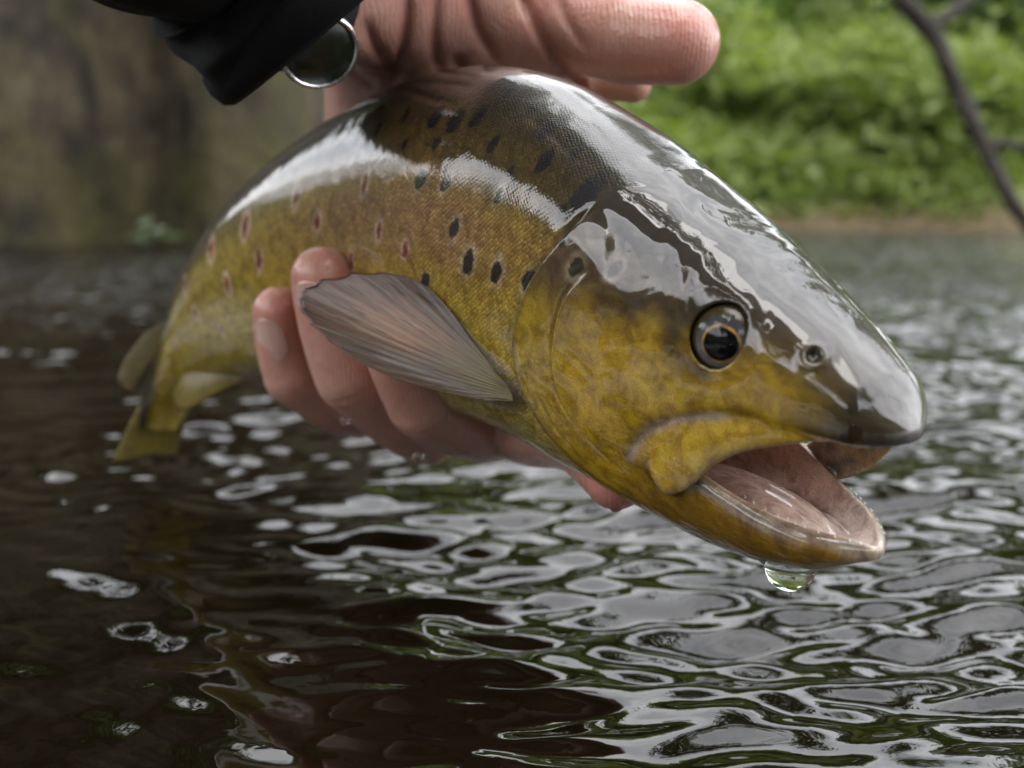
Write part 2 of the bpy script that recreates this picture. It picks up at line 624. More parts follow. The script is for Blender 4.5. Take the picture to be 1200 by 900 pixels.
def trout_skin(V):
    x, yy, z = V[:, 0], V[:, 1], V[:, 2]
    y = np.abs(yy)
    xx = np.clip(x, 0, 34)
    top, zc, w = TOP(xx), MID(xx), WID(xx)
    bot = np.where(x < 6.5, JBOT(np.clip(x, 0.3, 7)), BOT(xx))
    t = np.clip((z - bot) / (top - bot), 0, 1) + 0.03 * vnoise(V * 2.2, 1)
    n1, n2 = vnoise(V * 3.1, 2), vnoise(V * 9.0, 3)
    belly, lowf, flank, upf, back = [np.array(c) for c in ((.46, .37, .11), (.43, .305, .026), (.30, .188, .031), (.066, .044, .007), (.017, .012, .0035))]
    c = np.tile(belly, (len(V), 1))
    c = lerp(c, lowf, sstep(.08, .25, t))
    c = lerp(c, flank, sstep(.35, .62, t))
    c = lerp(c, upf, sstep(.66, .82, t))
    c = lerp(c, back, sstep(.82, .96, t))
    c = lerp(c, (.36, .29, .03), 0.6 * sstep(15, 24, x) * (1 - sstep(.7, .9, t)))
    c = lerp(c, (.30, .165, .085), 0.6 * sstep(8, 11, x) * (1 - sstep(14, 21, x)) * np.exp(-((t - .62) / .13) ** 2))
    # head
    d1, t1, s1 = [f(x, z) for f in OPT]
    plate = sstep(-0.05, 0.1, d1) * (x < 9)
    hc = np.tile(np.array((.48, .295, .015)), (len(V), 1))
    hc = lerp(hc, (.40, .265, .02), sstep(5.5, 7.2, x))
    hc = lerp(hc, (.54, .36, .04), 0.8 * np.exp(-(((x - 4.0) / 1.2) ** 2 + ((z + .5) / .55) ** 2)))
    hc = lerp(hc, (.085, .052, .010), sstep(.20, 1.15, z - .10 * (x - 3.5) + 0.16 * n1))
    hc = lerp(hc, (.021, .014, .005), sstep(.7, 1.8, z - .30 * (x - 3.2) + 0.1 * n1))
    hc = lerp(hc, (.028, .018, .006), (1 - sstep(.5, 2.2, x)) * (z > -1.2))
    hc = lerp(hc, (.05, .030, .018), 0.85 * np.exp(-(((x - 4.95) / .55) ** 2 + ((z - 1.05) / .5) ** 2)) * (1 + .3 * n1))
    hc = lerp(hc, (.10, .055, .04), 0.7 * np.exp(-(((x - 6.7) / .7) ** 2 + ((z - 1.2) / .7) ** 2)))
    hc = lerp(hc, (.030, .018, .008), 0.9 * np.exp(-((np.sqrt((x - EYE[0]) ** 2 + (z - EYE[2]) ** 2) - .62) / .34) ** 2) * np.clip(.75 + .5 * n1 + .35 * (x - EYE[0]) + .3 * (z - EYE[2]), 0, 1))
    jaw = sstep(0.1, 0.5, -1.75 - z + 0.0 * x) * (1 - sstep(4.2, 5.6, x))
    hc = lerp(hc, (.22, .115, .012), 0.85 * jaw)
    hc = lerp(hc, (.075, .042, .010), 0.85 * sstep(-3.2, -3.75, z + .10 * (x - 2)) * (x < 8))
    hc = lerp(hc, (.09, .062, .016), 0.6 * np.exp(-((d1 - .12) / .12) ** 2) * (x > 4) * (z < 1.5))
    c = lerp(c, hc, np.maximum(plate, 1 - sstep(6.0, 7.4, x + .6 * np.maximum(z - 2.3, 0))))
    # groove above the maxilla, pale and bluish
    gd = GRV(x, z)
    c = lerp(c, (.36, .29, .27), .75 * np.exp(-(gd / .11) ** 2) * (y > .8) * sstep(2.4, 3.0, x))
    # maxilla
    q = np.where(yy > 0, MAXN[0](x, z), MAXF[0](x, z))
    ym = np.where(yy > 0, MAXN[1](x, z), MAXF[1](x, z))
    on = (np.abs(y - ym) < .22) * (1 - sstep(.85, 1.08, q)) * (x < 5)
    mc = np.where((yy > 0)[:, None], np.array((.48, .31, .022)), np.array((.40, .29, .12)))
    c = lerp(c, mc, on)
    edge = on * sstep(.45, .95, q) * (yy > 0) * (z < np.interp(x, [0.9, 1.8, 2.6, 3.25, 3.65, 3.9], [-.5, -.66, -1.0, -1.5, -1.98, -2.36]))
    c = lerp(c, (.30, .225, .11), .8 * edge)
    c = lerp(c, (.16, .10, .07), .5 * edge * (np.sin(x * 16 + n1) > .55))
    # mouth lining
    cx = np.clip(x, .3, 6.6)
    roof, floor = ROOF(cx), FLOOR(cx)
    md = loft(cx, y, z, roof, floor, CAVW(cx), (roof + floor) / 2, 3.0, 2.6)
    md = np.maximum(md, np.maximum(.34 - x, x - 6.6))
    inn = (1 - sstep(.03, .09, md)) * (x < 6.8)
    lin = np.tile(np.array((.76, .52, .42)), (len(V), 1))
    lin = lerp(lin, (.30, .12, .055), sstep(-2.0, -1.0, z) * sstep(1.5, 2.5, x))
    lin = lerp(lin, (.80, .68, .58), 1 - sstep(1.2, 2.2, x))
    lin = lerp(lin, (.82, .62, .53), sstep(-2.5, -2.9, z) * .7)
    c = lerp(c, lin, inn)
    rim = sstep(.03, .07, md) * (1 - sstep(.30, .42, md)) * (np.abs(z - JTOP(np.clip(x, .3, 7))) < .42) * (x < 4.2) * (z < -1.5)
    c = lerp(c, (.34, .30, .28),   .5 * rim * (1 - sstep(3.2, 4.2, x)))
    c = lerp(c, (.09, .08, .085), .65 * np.exp(-((md - .20) / .03) ** 2) * rim)
    # speckles of pigment
    spk = sstep(.75, 1.2, vnoise(V * 14, 5)) * (1 - inn)
    c = lerp(c, (.05, .03, .012), .25 * spk * (x < 9))
    # spots
    for k, (sx, sz, r) in enumerate(DARK_SPOTS):
        r = r * (1 + .22 * math.sin(k * 7.3))
        m = np.flatnonzero((np.abs(x - sx) < 1) & (np.abs(z - sz) < 1))
        e = np.sqrt(((x[m] - sx + .25 * (z[m] - sz)) / (.17 * r)) ** 2 + ((z[m] - sz) / (.235 * r)) ** 2) + .17 * n2[m] + .14 * n1[m]
        if k in HALO:
            c[m] = lerp(c[m], (.46, .37, .24), (.42 + .3 * n1[m]) * (1 - sstep(1.1, 2.0, e)))
        c[m] = lerp(c[m], (.008, .006, .007), .96 * (1 - sstep(.85, 1.08, e)))
    for k, (sx, sz, r) in enumerate(RED_SPOTS):
        r = r * (.95 + .2 * math.sin(k * 5.7))
        m = np.flatnonzero((np.abs(x - sx) < 1.2) & (np.abs(z - sz) < 1.2))
        e = np.sqrt(((x[m] - sx + .2 * (z[m] - sz)) / (.14 * r)) ** 2 + ((z[m] - sz) / (.24 * r)) ** 2) + .25 * n2[m] + .12 * n1[m]
        c[m] = lerp(c[m], (.60, .46, .34), (.75 + .3 * n1[m]) * (1 - sstep(1.1, 2.1, e)))
        c[m] = lerp(c[m], (.26, .045, .028), .95 * (1 - sstep(.88, 1.1, e)))
        c[m] = lerp(c[m], (.05, .012, .012), .8 * (1 - sstep(.1, .7, e)))
    nd = np.sqrt((x - 1.49) ** 2 + (z - .80) ** 2 + (y - 1.02) ** 2)
    c = lerp(c, (.006, .004, .003), 1 - sstep(.07, .13, nd))
    c *= (1 + .10 * n1 + .07 * n2)[:, None]
    scale = (1 - plate) * sstep(6.6, 7.6, x + .7 * np.maximum(z - 2.2, 0)) * (1 - inn)
    ang = np.arctan2((z - zc) / np.where(z > zc, top - zc, zc - bot), y / w)
    arc = ang * (0.5 * (top - bot) + w) * 0.55
    cano = np.c_[x, arc, np.where(yy > 0, 0.0, 7.0)]
    return np.clip(c, .002, .9), scale, cano, inn


_d, _t, _s = poly2(gx_, gz_, OPER)
OPT = (tab2(np.where(_s < 0, _d, -_d)), tab2(_t), tab2(_s))
GRV = tab2(poly2(gx_, gz_, GROOVE)[0])


def mat_trout():
    m = NT('trout skin')
    col = m.n('Attribute', attribute_name='skin').outputs['Color']
    cano = m.n('Attribute', attribute_name='cano').outputs['Vector']
    msk = m.n('Attribute', attribute_name='scale').outputs['Fac']
    inn = m.n('Attribute', attribute_name='lining').outputs['Fac']
    geo = m.n('TexCoord').outputs['Object']
    mp = m.n('Mapping')
    mp.inputs['Rotation'].default_value = (0, 0, math.radians(45))
    mp.inputs['Scale'].default_value = (11.0, 14.0, 1)
    m.l(cano, mp.inputs['Vector'])
    vo = m.n('TexVoronoi', Scale=1.0, Randomness=0.35)
    m.l(mp.outputs[0], vo.inputs['Vector'])
    sc = m.ramp(vo.outputs['Distance'], [(0.0, (1, 1, 1)), (.42, (.62, .62, .62)), (.75, (.0, .0, .0))])
    rnd = m.n('SeparateColor')
    m.l(vo.outputs['Color'], rnd.inputs[0])
    # pale glints on some scales, dark joints between them
    glint = m.math('MULTIPLY', m.ramp(rnd.outputs[0], [(.35, (0, 0, 0)), (.95, (1, 1, 1))]).outputs[0], m.math('MULTIPLY', sc.outputs[0], msk))
    c1 = m.mix(m.math('MULTIPLY', glint, .55), col, m.mix(1.0, col, (2.3, 2.2, 2.4), 'MULTIPLY'))
    joint = m.math('MULTIPLY', m.math('SUBTRACT', 1.0, sc.outputs[0]), msk)
    c2 = m.mix(m.math('MULTIPLY', joint, .55), c1, m.mix(1.0, c1, (.35, .33, .3), 'MULTIPLY'))
    blot = m.noise(cano, 2.6, 5, .68, .5)
    c2 = m.mix(m.ramp(blot.outputs[0], [(.42, (0, 0, 0)), (.64, (.85, .85, .85))]).outputs[0], c2, m.mix(1.0, c2, (.50, .42, .42), 'MULTIPLY'))
    fine = m.noise(cano, 26, 4, .65)
    c3 = m.mix(m.math('MULTIPLY', m.ramp(fine.outputs[0], [(.40, (0, 0, 0)), (.60, (1, 1, 1))]).outputs[0], .42), c2, m.mix(1.0, c2, (.45, .4, .4), 'MULTIPLY'))
    grain = m.noise(cano, 60, 2, .6)
    c3 = m.mix(m.math('MULTIPLY', m.ramp(grain.outputs[0], [(.52, (0, 0, 0)), (.68, (1, 1, 1))]).outputs[0], .5), c3, m.mix(1.0, c3, (1.8, 1.7, 1.8), 'MULTIPLY'))
    c3 = m.mix(m.math('MULTIPLY', m.ramp(grain.outputs[0], [(.34, (1, 1, 1)), (.46, (0, 0, 0))]).outputs[0], .45), c3, m.mix(1.0, c3, (.4, .35, .4), 'MULTIPLY'))
    m.l(c3, m.b.inputs['Base Color'])
    film = m.noise(geo, 42, 2, .45, 1.6)
    film2 = m.noise(geo, 120, 1, .5, 1.0)
    b = m.bump(m.math('MULTIPLY', film.outputs[0], m.math('SUBTRACT', 1.0, m.math('MULTIPLY', msk, .8))), 0.32, .0030)
    b = m.bump(film2.outputs[0], .12, .0008, b)
    skin = m.bump(fine.outputs[0], .18, .0003, b)
    hgt = m.math('MULTIPLY', sc.outputs[0], msk)
    b2 = m.bump(hgt, .32, .0005, skin)
    coatn = m.bump(hgt, .03, .0004, b)
    m.l(b2, m.b.inputs['Normal'])
    m.l(coatn, m.b.inputs['Coat Normal'])
    m.set(Roughness=.5, Specular_IOR_Level=.2, Coat_Weight=1.0, Coat_Roughness=.008, Coat_IOR=1.56, Subsurface_Weight=.06, Subsurface_Scale=.004)
    m.b.inputs['Subsurface Radius'].default_value = (1, .5, .2)
    return m.m


FISH_BASE = c2w(pose(np.array([[12.0, 0, -4.0]])))[0]
trout = empty('brown_trout', FISH_BASE, 'golden brown trout with black and red spots, mouth open, gripped in a wet hand', 'fish')
FV, FQ = surface_nets(trout_sdf, (-.4, -3.2, -4.8), (34.2, 3.2, 5.3), 0.042)
body = mesh_obj('body', c2w(pose(FV)), FQ, mat_trout(), trout)
_c, _sc, _ca, _in = trout_skin(FV)
set_attr(body, 'skin', _c)
set_attr(body, 'cano', _ca, 'FLOAT_VECTOR')
set_attr(body, 'scale', _sc, 'FLOAT')
set_attr(body, 'lining', _in, 'FLOAT')


# eyes ------------------------------------------------------------------
def mat_plain(name, col, rough=.4, **kw):
    m = NT(name)
    m.set(Base_Color=tuple(col) + (1,), Roughness=rough, **kw)
    return m


def mat_eye():
    m = NT('eye')
    col = m.n('Attribute', attribute_name='iris').outputs['Color']
    n = m.noise(m.n('TexCoord').outputs['Object'], 900, 3, .6)
    m.l(m.mix(.5, col, m.mix(n.outputs[0], (.2, .2, .2), (1.6, 1.5, 1.5)), 'MULTIPLY'), m.b.inputs['Base Color'])
    m.set(Roughness=.3, Coat_Weight=1.0, Coat_Roughness=.01, Coat_IOR=1.36, Specular_IOR_Level=.05)
    return m.m


def eye_ball(side):
    r0 = .76
    ax = np.array([-0.40, side * .86, 0.06])
    ax /= np.linalg.norm(ax)
    u = np.cross(ax, (0, 0, 1.0))
    u /= np.linalg.norm(u)
    v = np.cross(u, ax)
    c = np.array([EYE[0], side * (EYE[1] + .02), EYE[2]])
    na, nr = 72, 60
    V, A = [], []
    for i in range(nr + 1):
        th = math.pi * .62 * i / nr
        for k in range(na):
            ph = 2 * math.pi * k / na
            rr = r0 * (1 + .05 * math.exp(-(th / .5) ** 2))
            V.append(c + ax * rr * math.cos(th) + (u * math.cos(ph) + v * math.sin(ph)) * rr * math.sin(th))
            # pupil slightly pointed towards the snout
            A.append((th, ph))
    F = [[i * na + k, i * na + (k + 1) % na, (i + 1) * na + (k + 1) % na, (i + 1) * na + k] for i in range(nr) for k in range(na)]
    A = np.array(A)
    th, ph = A[:, 0], A[:, 1]
    fx = np.cos(ph) * np.sign(u[0])            # +1 towards the tail
    rp = .41 + .045 * np.clip(-fx, 0, 1) ** 4
    col = np.tile(np.array((.035, .035, .036)), (len(A), 1))
    col = lerp(col, (.15, .15, .155), .85 * np.exp(-((th - .56) / .15) ** 2) * (.5 - .5 * np.sin(ph)))
    col = lerp(col, (.040, .028, .012), sstep(.66, .80, th))
    ring = np.exp(-((th - rp - .028) / .024) ** 2)
    col = lerp(col, (.52, .27, .06), np.clip(ring * 1.2, 0, 1) * (.62 + .38 * np.sin(ph * 2 + 1) * np.sin(ph * 5)))
    col = lerp(col, (.004, .004, .005), 1 - sstep(-.01, .015, th - rp))
    F = np.array(F)
    if side < 0:
        F = F[:, ::-1]
    e = mesh_obj('eye', c2w(pose(np.array(V))), F, EYE_M, trout)
    set_attr(e, 'iris', col)
    return e


EYE_M = mat_eye()
for sd in (1, -1):
    eye_ball(sd)


# fins ------------------------------------------------------------------
def mat_fin(name, dark, warm, rays, trans=.25):
    m = NT(name)
    uv = m.n('Attribute', attribute_name='fan').outputs['Vector']
    sx = m.n('SeparateXYZ')
    m.l(uv, sx.inputs[0])
    n = m.noise(uv, 3.0, 4, .6)
    w = m.math('ADD', m.math('MULTIPLY', sx.outputs[0], rays * 6.283), m.math('MULTIPLY', n.outputs[0], 1.6))
    ray = m.math('ADD', m.math('MULTIPLY', m.math('SINE', w), .5), .5)
    dk = m.ramp(ray, [(.0, (1, 1, 1)), (.22, (.25, .25, .25)), (.5, (0, 0, 0))])
    st = m.n('TexNoise', Scale=1.0, Detail=4)
    mp = m.n('Mapping')
    mp.inputs['Scale'].default_value = (60, 3.2, 1)
    m.l(uv, mp.inputs['Vector'])
    m.l(mp.outputs[0], st.inputs['Vector'])
    warmth = m.n('Attribute', attribute_name='warm').outputs['Fac']
    base = m.mix(warmth, dark, warm)
    base = m.mix(m.ramp(sx.outputs[1], [(.12, (.9, .9, .9)), (.42, (0, 0, 0))]).outputs[0], base, (.12, .085, .012))
    c = m.mix(m.math('MULTIPLY', dk.outputs[0], .30), base, (.016, .012, .008))
    c = m.mix(m.math('MULTIPLY', m.ramp(st.outputs[0], [(.44, (0, 0, 0)), (.60, (1, 1, 1))]).outputs[0], .7), c, m.mix(1.0, c, (.35, .33, .32), 'MULTIPLY'))
    c = m.mix(m.math('MULTIPLY', m.ramp(st.outputs[0], [(.36, (1, 1, 1)), (.42, (0, 0, 0))]).outputs[0], .85), c, (.012, .009, .006))
    edge = m.ramp(sx.outputs[1], [(.95, (0, 0, 0)), (.99, (1, 1, 1))]).outputs[0]
    c = m.mix(m.math('MULTIPLY', edge, .7), c, (.02, .015, .01))
    m.l(c, m.b.inputs['Base Color'])
    b = m.bump(ray, .12, .0005)
    b = m.bump(st.outputs[0], .30, .0005, b)
    m.l(b, m.b.inputs['Normal'])
    m.set(Roughness=.32, Coat_Weight=.22, Coat_Roughness=.15, Coat_IOR=1.4, Specular_IOR_Level=.3, Subsurface_Weight=trans, Subsurface_Scale=.003)
    return m.m


def fan_mesh(name, base, tips, mat, parent, nr=40, thick=.035, corr=.03, rays=14, bulge=None, warm=None, ragged=.0, design=True):
    """a fin: rays run from the base line to the outline; design coordinates in cm"""
    ub = np.linspace(0, 1, len(base))
    nu = rays * 10 + 1
    u = np.linspace(0, 1, nu)
    Bs = Spline(ub, np.array(base, float))(u)
    Ts = Spline(np.linspace(0, 1, len(tips)), np.array(tips, float))(u)
    rg = 1 - ragged * (np.abs(np.sin(u * rays * math.pi + .6)) * .5 + .5 * np.abs(np.sin(u * 37.0 + 1)))
    Ts = Bs + (Ts - Bs) * rg[:, None]
    t = np.linspace(0, 1, nr + 1)
    G = Bs[:, None, :] + (Ts - Bs)[:, None, :] * t[None, :, None]
    nrm = np.cross(Bs[-1] - Bs[0] + Ts[-1] - Ts[0], Ts[nu // 2] - Bs[nu // 2])
    nrm /= np.linalg.norm(nrm)
    h = corr * np.sin(u * rays * 2 * math.pi)[:, None] * sstep(0.02, .4, t)[None] * (1 - .4 * t[None])
    if bulge is not None:
        h = h + bulge * np.sin(math.pi * np.clip(t, 0, 1))[None] * (0.4 + .6 * np.sin(math.pi * u))[:, None]
    th = (thick * (1 - .75 * t))[None] * np.ones((nu, 1))
    V = np.concatenate([(G + nrm * (h + th)[..., None]).reshape(-1, 3), (G + nrm * (h - th)[..., None]).reshape(-1, 3)])
    n1 = nr + 1
    N = nu * n1
    F = []
    for i in range(nu - 1):
        for k in range(nr):
            a = i * n1 + k
            F.append([a, a + 1, a + n1 + 1, a + n1])
            F.append([N + a, N + a + n1, N + a + n1 + 1, N + a + 1])
        F.append([i * n1 + nr, N + i * n1 + nr, N + (i + 1) * n1 + nr, (i + 1) * n1 + nr])
    for k in range(nr):
        F.append([k, N + k, N + k + 1, k + 1])
        a = (nu - 1) * n1 + k
        F.append([a, a + 1, N + a + 1, N + a])
    W = c2w(V if design else pose(V))
    o = mesh_obj(name, W, np.array(F), mat, parent)
    uu = np.tile(np.repeat(u, n1), 2)
    tt = np.tile(np.tile(t, nu), 2)
    set_attr(o, 'fan', np.c_[uu, tt, uu * 0], 'FLOAT_VECTOR')
    wv = np.zeros(2 * N) if warm is None else warm(uu, tt)
    set_attr(o, 'warm', wv, 'FLOAT')
    return o


FIN_M = mat_fin('pectoral fin', (.085, .062, .045), (.25, .12, .055), 15)
FIN_G = mat_fin('olive fin', (.17, .125, .02), (.19, .13, .03), 12, 0.0)
# the near pectoral fin spreads back across the fingers
fan_mesh('pectoral_fin',
         [at(578, 432, 22.05), at(592, 448, 21.85), at(600, 462, 21.75), at(602, 471, 21.7)],
         [at(545, 385, 22.9), at(505, 340, 23.3), at(468, 321, 23.7), at(420, 318, 24.2), at(372, 328, 24.6), at(348, 345, 24.7), at(353, 368, 24.4), at(376, 392, 24.0), at(420, 424, 23.4), at(480, 449, 22.7), at(548, 466, 22.1)],
         FIN_M, trout, rays=15, bulge=.22, corr=.004, ragged=.03,
         warm=lambda u, t: np.clip(np.exp(-((u - .40) / .16) ** 2 - ((t - .55) / .28) ** 2), 0, 1))
_f = lambda *p: [np.array(q, float) for q in p]
# fins laid out in the trout's own frame (x, y, z)
fan_mesh('pectoral_fin', _f((8.6, -2.3, -1.5), (8.5, -2.2, -1.9), (8.5, -2.05, -2.3)),
         _f((10.5, -2.7, -1.9), (13.2, -3.0, -2.4), (13.4, -2.9, -3.0), (11.2, -2.5, -3.2)), FIN_M, trout, rays=12, nr=12, design=False)
fan_mesh('tail_fin', _f((32.6, 0, .85), (33, 0, 0), (32.6, 0, -.85)),
         _f((36.3, 0, 1.7), (36.2, 0.05, .85), (36.0, .1, 0), (36.2, .05, -.85), (36.3, 0, -1.7)), FIN_G, trout, rays=16, nr=14, thick=.06, design=False)
fan_mesh('anal_fin', [at(296, 418, 35.2), at(262, 412, 35.9), at(226, 428, 36.6)],
         [at(284, 446, 35.0), at(250, 464, 35.5), at(214, 482, 36.1), at(203, 462, 36.8)], FIN_G, trout, rays=10, nr=14, thick=.06, corr=.02, bulge=.15)
fan_mesh('adipose_fin', _f((28.6, 0, 1.4), (30.2, 0, 1.1)),
         _f((30.0, 0, 1.9), (32.0, 0, 2.0), (32.6, 0, 1.4)), mat_fin('pale fin', (.11, .09, .035), (.14, .1, .04), 4), trout, rays=5, nr=12, thick=.12, corr=.0, design=False)

# small teeth along both jaws
TEETH = mat_plain('tooth', (.75, .72, .66), .2, Coat_Weight=.6)
for k in range(11):
    xt = .42 + .19 * k + .05 * math.sin(k * 5.1)
    for sd in (1, -1):
        w_ = float(np.interp(xt, [.3, .55, .9, 1.4, 2, 3], [.12, .34, .62, .86, 1.06, 1.3])) + .12
        z0 = float(JTOP(np.array([xt]))[0]) - .03
        hgt = .018 + .014 * math.sin(k * 2.3)
        b = np.array([xt, sd * w_, z0])
        vv = [b + np.array([.016 * math.cos(a), .016 * math.sin(a), -.04]) for a in np.linspace(0, 2 * math.pi, 7)[:-1]] + [b + np.array([.03, -sd * .03, hgt])]
        mesh_obj('tooth', c2w(pose(np.array(vv))), [[i, (i + 1) % 6, 6] for i in range(6)], TEETH.m, body)


# ------------------------------------------------------------------ the person: left hand, sleeve
HAND_J = {
    'thumb': [at(590, 60, 29.5), at(655, 30, 27.6), at(738, 44, 26.2), at(795, 50, 25.4)],
    'index': [at(575, 400, 32.0), at(615, 502, 28.6), at(668, 508, 25.8), at(722, 560, 22.9)],
    'middle': [at(530, 400, 33.0), at(572, 500, 29.5), at(497, 470, 26.6), at(452, 372, 25.0)],
    'ring': [at(475, 390, 33.8), at(500, 505, 30.5), at(412, 440, 27.5), at(378, 326, 26.75)],
    'pinky': [at(430, 370, 34.3), at(418, 478, 31.6), at(345, 440, 29.6), at(327, 366, 28.85)],
}
HAND_R = {'thumb': (1.5, 1.25, 1.18, 1.06), 'index': (1.1, 1.0, .92, .74), 'middle': (1.1, 1.05, .98, .80),
          'ring': (1.1, 1.02, .98, .86), 'pinky': (1.0, .92, .86, .76)}
WRIST = at(448, -35, 27.0)
ARM2 = at(352, -40, 24.9)
ELBOW = np.array([-19.0, 14.0, 27.0])


def finger(P, js, rs):
    s = Spline(range(len(js)), np.array(js))
    n = 4
    ts = np.linspace(0, len(js) - 1, n * (len(js) - 1) + 1)
    # mostly straight phalanges with soft bends at the joints
    L = np.stack([np.interp(ts, range(len(js)), np.array(js)[:, k]) for k in range(3)], 1)
    C = .45 * L + .55 * s(ts)
    R = np.interp(ts, range(len(js)), rs)
    R = R + .05 * np.exp(-((ts - 1) / .15) ** 2) + .06 * np.exp(-((ts - 2) / .16) ** 2)
    d = None
    for i in range(len(ts) - 1):
        e = capsule(P, C[i], C[i + 1], R[i], R[i + 1])
        d = e if d is None else np.minimum(d, e)
    return d


FOLDS = [([(478, -30), (472, 50), (452, 118)], 1.0), ([(515, -30), (508, 45), (520, 98)], .8), ([(548, -20), (560, 35), (592, 84)], 1.1), ([(606, -20), (632, 40), (668, 92), (690, 104)], 1.5),
         ([(425, 15), (440, 55), (470, 92)], .9), ([(536, 60), (540, 82), (546, 96)], 1.3), ([(400, 60), (420, 86), (448, 104)], .6), ([(652, -10), (668, 30), (700, 70)], .6)]
FOLDS = [(smooth_pts(f, 5), a) for f, a in FOLDS]


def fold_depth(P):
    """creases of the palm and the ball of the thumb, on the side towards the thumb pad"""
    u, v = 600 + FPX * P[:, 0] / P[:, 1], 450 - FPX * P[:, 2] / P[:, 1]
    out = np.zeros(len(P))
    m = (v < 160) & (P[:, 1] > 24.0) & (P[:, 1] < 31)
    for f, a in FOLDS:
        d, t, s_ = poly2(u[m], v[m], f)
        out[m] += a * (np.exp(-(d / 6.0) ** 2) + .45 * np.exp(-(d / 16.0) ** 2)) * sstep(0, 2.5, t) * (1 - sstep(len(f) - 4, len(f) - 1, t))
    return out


def hand_sdf(P):
    d = None
    for k, js in HAND_J.items():
        e = finger(P, js, HAND_R[k])
        d = e if d is None else smin(d, e, .22)
    # palm: metacarpal rays from the wrist to the knuckles
    pal = None
    for (a, b, ra, rb) in (((462, -70, 28.6), (430, 370, 34.3), 1.75, 1.15), ((492, -60, 28.8), (475, 390, 33.8), 1.8, 1.2),
                           ((525, -50, 28.8), (530, 400, 33.0), 1.8, 1.2), ((560, -40, 28.8), (575, 400, 32.0), 1.8, 1.2),
                           ((425, 60, 30.6), (425, 260, 33.6), 1.15, 1.3)):
        e = capsule(P, at(*a), at(*b), ra, rb)
        pal = e if pal is None else smin(pal, e, .7)
    for (a, b, ra, rb) in (((520, -40, 28.2), (600, 40, 28.8), 1.9, 1.75), ((600, 40, 28.8), (655, 30, 27.6), 1.6, 1.3), ((640, 80, 29.6), (742, 98, 29.2), .9, .55),
                           ((470, 70, 29.6), (640, 90, 29.2), 1.2, 1.2)):
        pal = smin(pal, capsule(P, at(*a), at(*b), ra, rb), .6)
    d = smin(d, pal, .5)
    d = smin(d, capsule(P, at(500, -20, 28.2), WRIST, 2.3, 2.4), .9)
    d = smin(d, capsule(P, WRIST, ARM2, 2.35, 2.3), .9)
    d = smin(d, capsule(P, ARM2, ELBOW, 2.3, 3.4), .9)
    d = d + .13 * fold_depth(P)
    for j, kk in (('ring', 2), ('pinky', 2), ('middle', 2), ('ring', 1), ('middle', 1)):       # joint creases
        p = HAND_J[j][kk]
        ax = HAND_J[j][min(kk + 1, 3)] - HAND_J[j][kk - 1]
        ax = ax / np.linalg.norm(ax)
        rr = P - p
        al = rr @ ax
        near = np.sqrt((rr * rr).sum(1)) < 1.5
        d = d + near * (.035 * np.exp(-(al / .06) ** 2) + .02 * np.exp(-((al - .22) / .05) ** 2))
    return d


def mat_skin():
    m = NT('wet skin')
    tone = m.n('Attribute', attribute_name='tone').outputs['Color']
    geo = m.n('TexCoord').outputs['Object']
    n = m.noise(geo, 60, 4, .6)
    n2 = m.noise(geo, 420, 3, .6)
    c = m.mix(m.math('MULTIPLY', n.outputs[0], .55), tone, m.mix(1.0, tone, (1.15, .78, .72), 'MULTIPLY'))
    c = m.mix(m.ramp(n2.outputs[0], [(.35, (0, 0, 0)), (.7, (.35, .35, .35))]).outputs[0], c, m.mix(1.0, c, (.8, .6, .55), 'MULTIPLY'))
    m.l(c, m.b.inputs['Base Color'])
    wv = m.n('TexWave', Scale=260, Distortion=9.0, Detail=1.5)
    wv.inputs['Detail Scale'].default_value = .35
    m.l(geo, wv.inputs['Vector'])
    vor = m.n('TexVoronoi', Scale=520)
    vor.feature = 'DISTANCE_TO_EDGE'
    m.l(geo, vor.inputs['Vector'])
    b = m.bump(n.outputs[0], .3, .002)
    b = m.bump(vor.outputs['Distance'], .25, .0006, b)
    b = m.bump(wv.outputs['Fac'], .22, .00025, b)
    m.l(b, m.b.inputs['Normal'])
    film = m.bump(n.outputs[0], .5, .002)
    m.l(film, m.b.inputs['Coat Normal'])
    m.set(Roughness=.42, Subsurface_Weight=.35, Subsurface_Scale=.006, Coat_Weight=.6, Coat_Roughness=.10, Coat_IOR=1.36)
    m.b.inputs['Subsurface Radius'].default_value = (1, .35, .2)
    return m.m


person = empty('person', c2w([(-3, 31, 0)])[0], 'bare wet left hand in a black sleeve holding the trout from behind', 'person')
HV, HQ = surface_nets(hand_sdf, (-15, 18, -6.5), (8.2, 38, 17.5), .10)
hand = mesh_obj('hand', c2w(HV), HQ, mat_skin(), person)
_tone = np.tile(np.array((.50, .30, .245)), (len(HV), 1))
for k in HAND_J:                               # blood shows at the tips
    dt = np.linalg.norm(HV - HAND_J[k][3], axis=1)
    _tone = lerp(_tone, (.52, .20, .16) if k != 'thumb' else (.50, .20, .16), .75 * np.exp(-(dt / 1.5) ** 2))
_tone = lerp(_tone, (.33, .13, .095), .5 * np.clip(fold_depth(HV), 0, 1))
_tone = lerp(_tone, (.41, .275, .205), .35 * sstep(-.2, .9, vnoise(HV * .9, 11)))
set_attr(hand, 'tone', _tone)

# fingernails: curved plates on the backs of the fingertips that face the lens
NAIL = NT('fingernail')
NAIL.set(Base_Color=(.56, .34, .29, 1), Roughness=.2, Subsurface_Weight=.3, Subsurface_Scale=.003, Coat_Weight=.6, Coat_Roughness=.08)


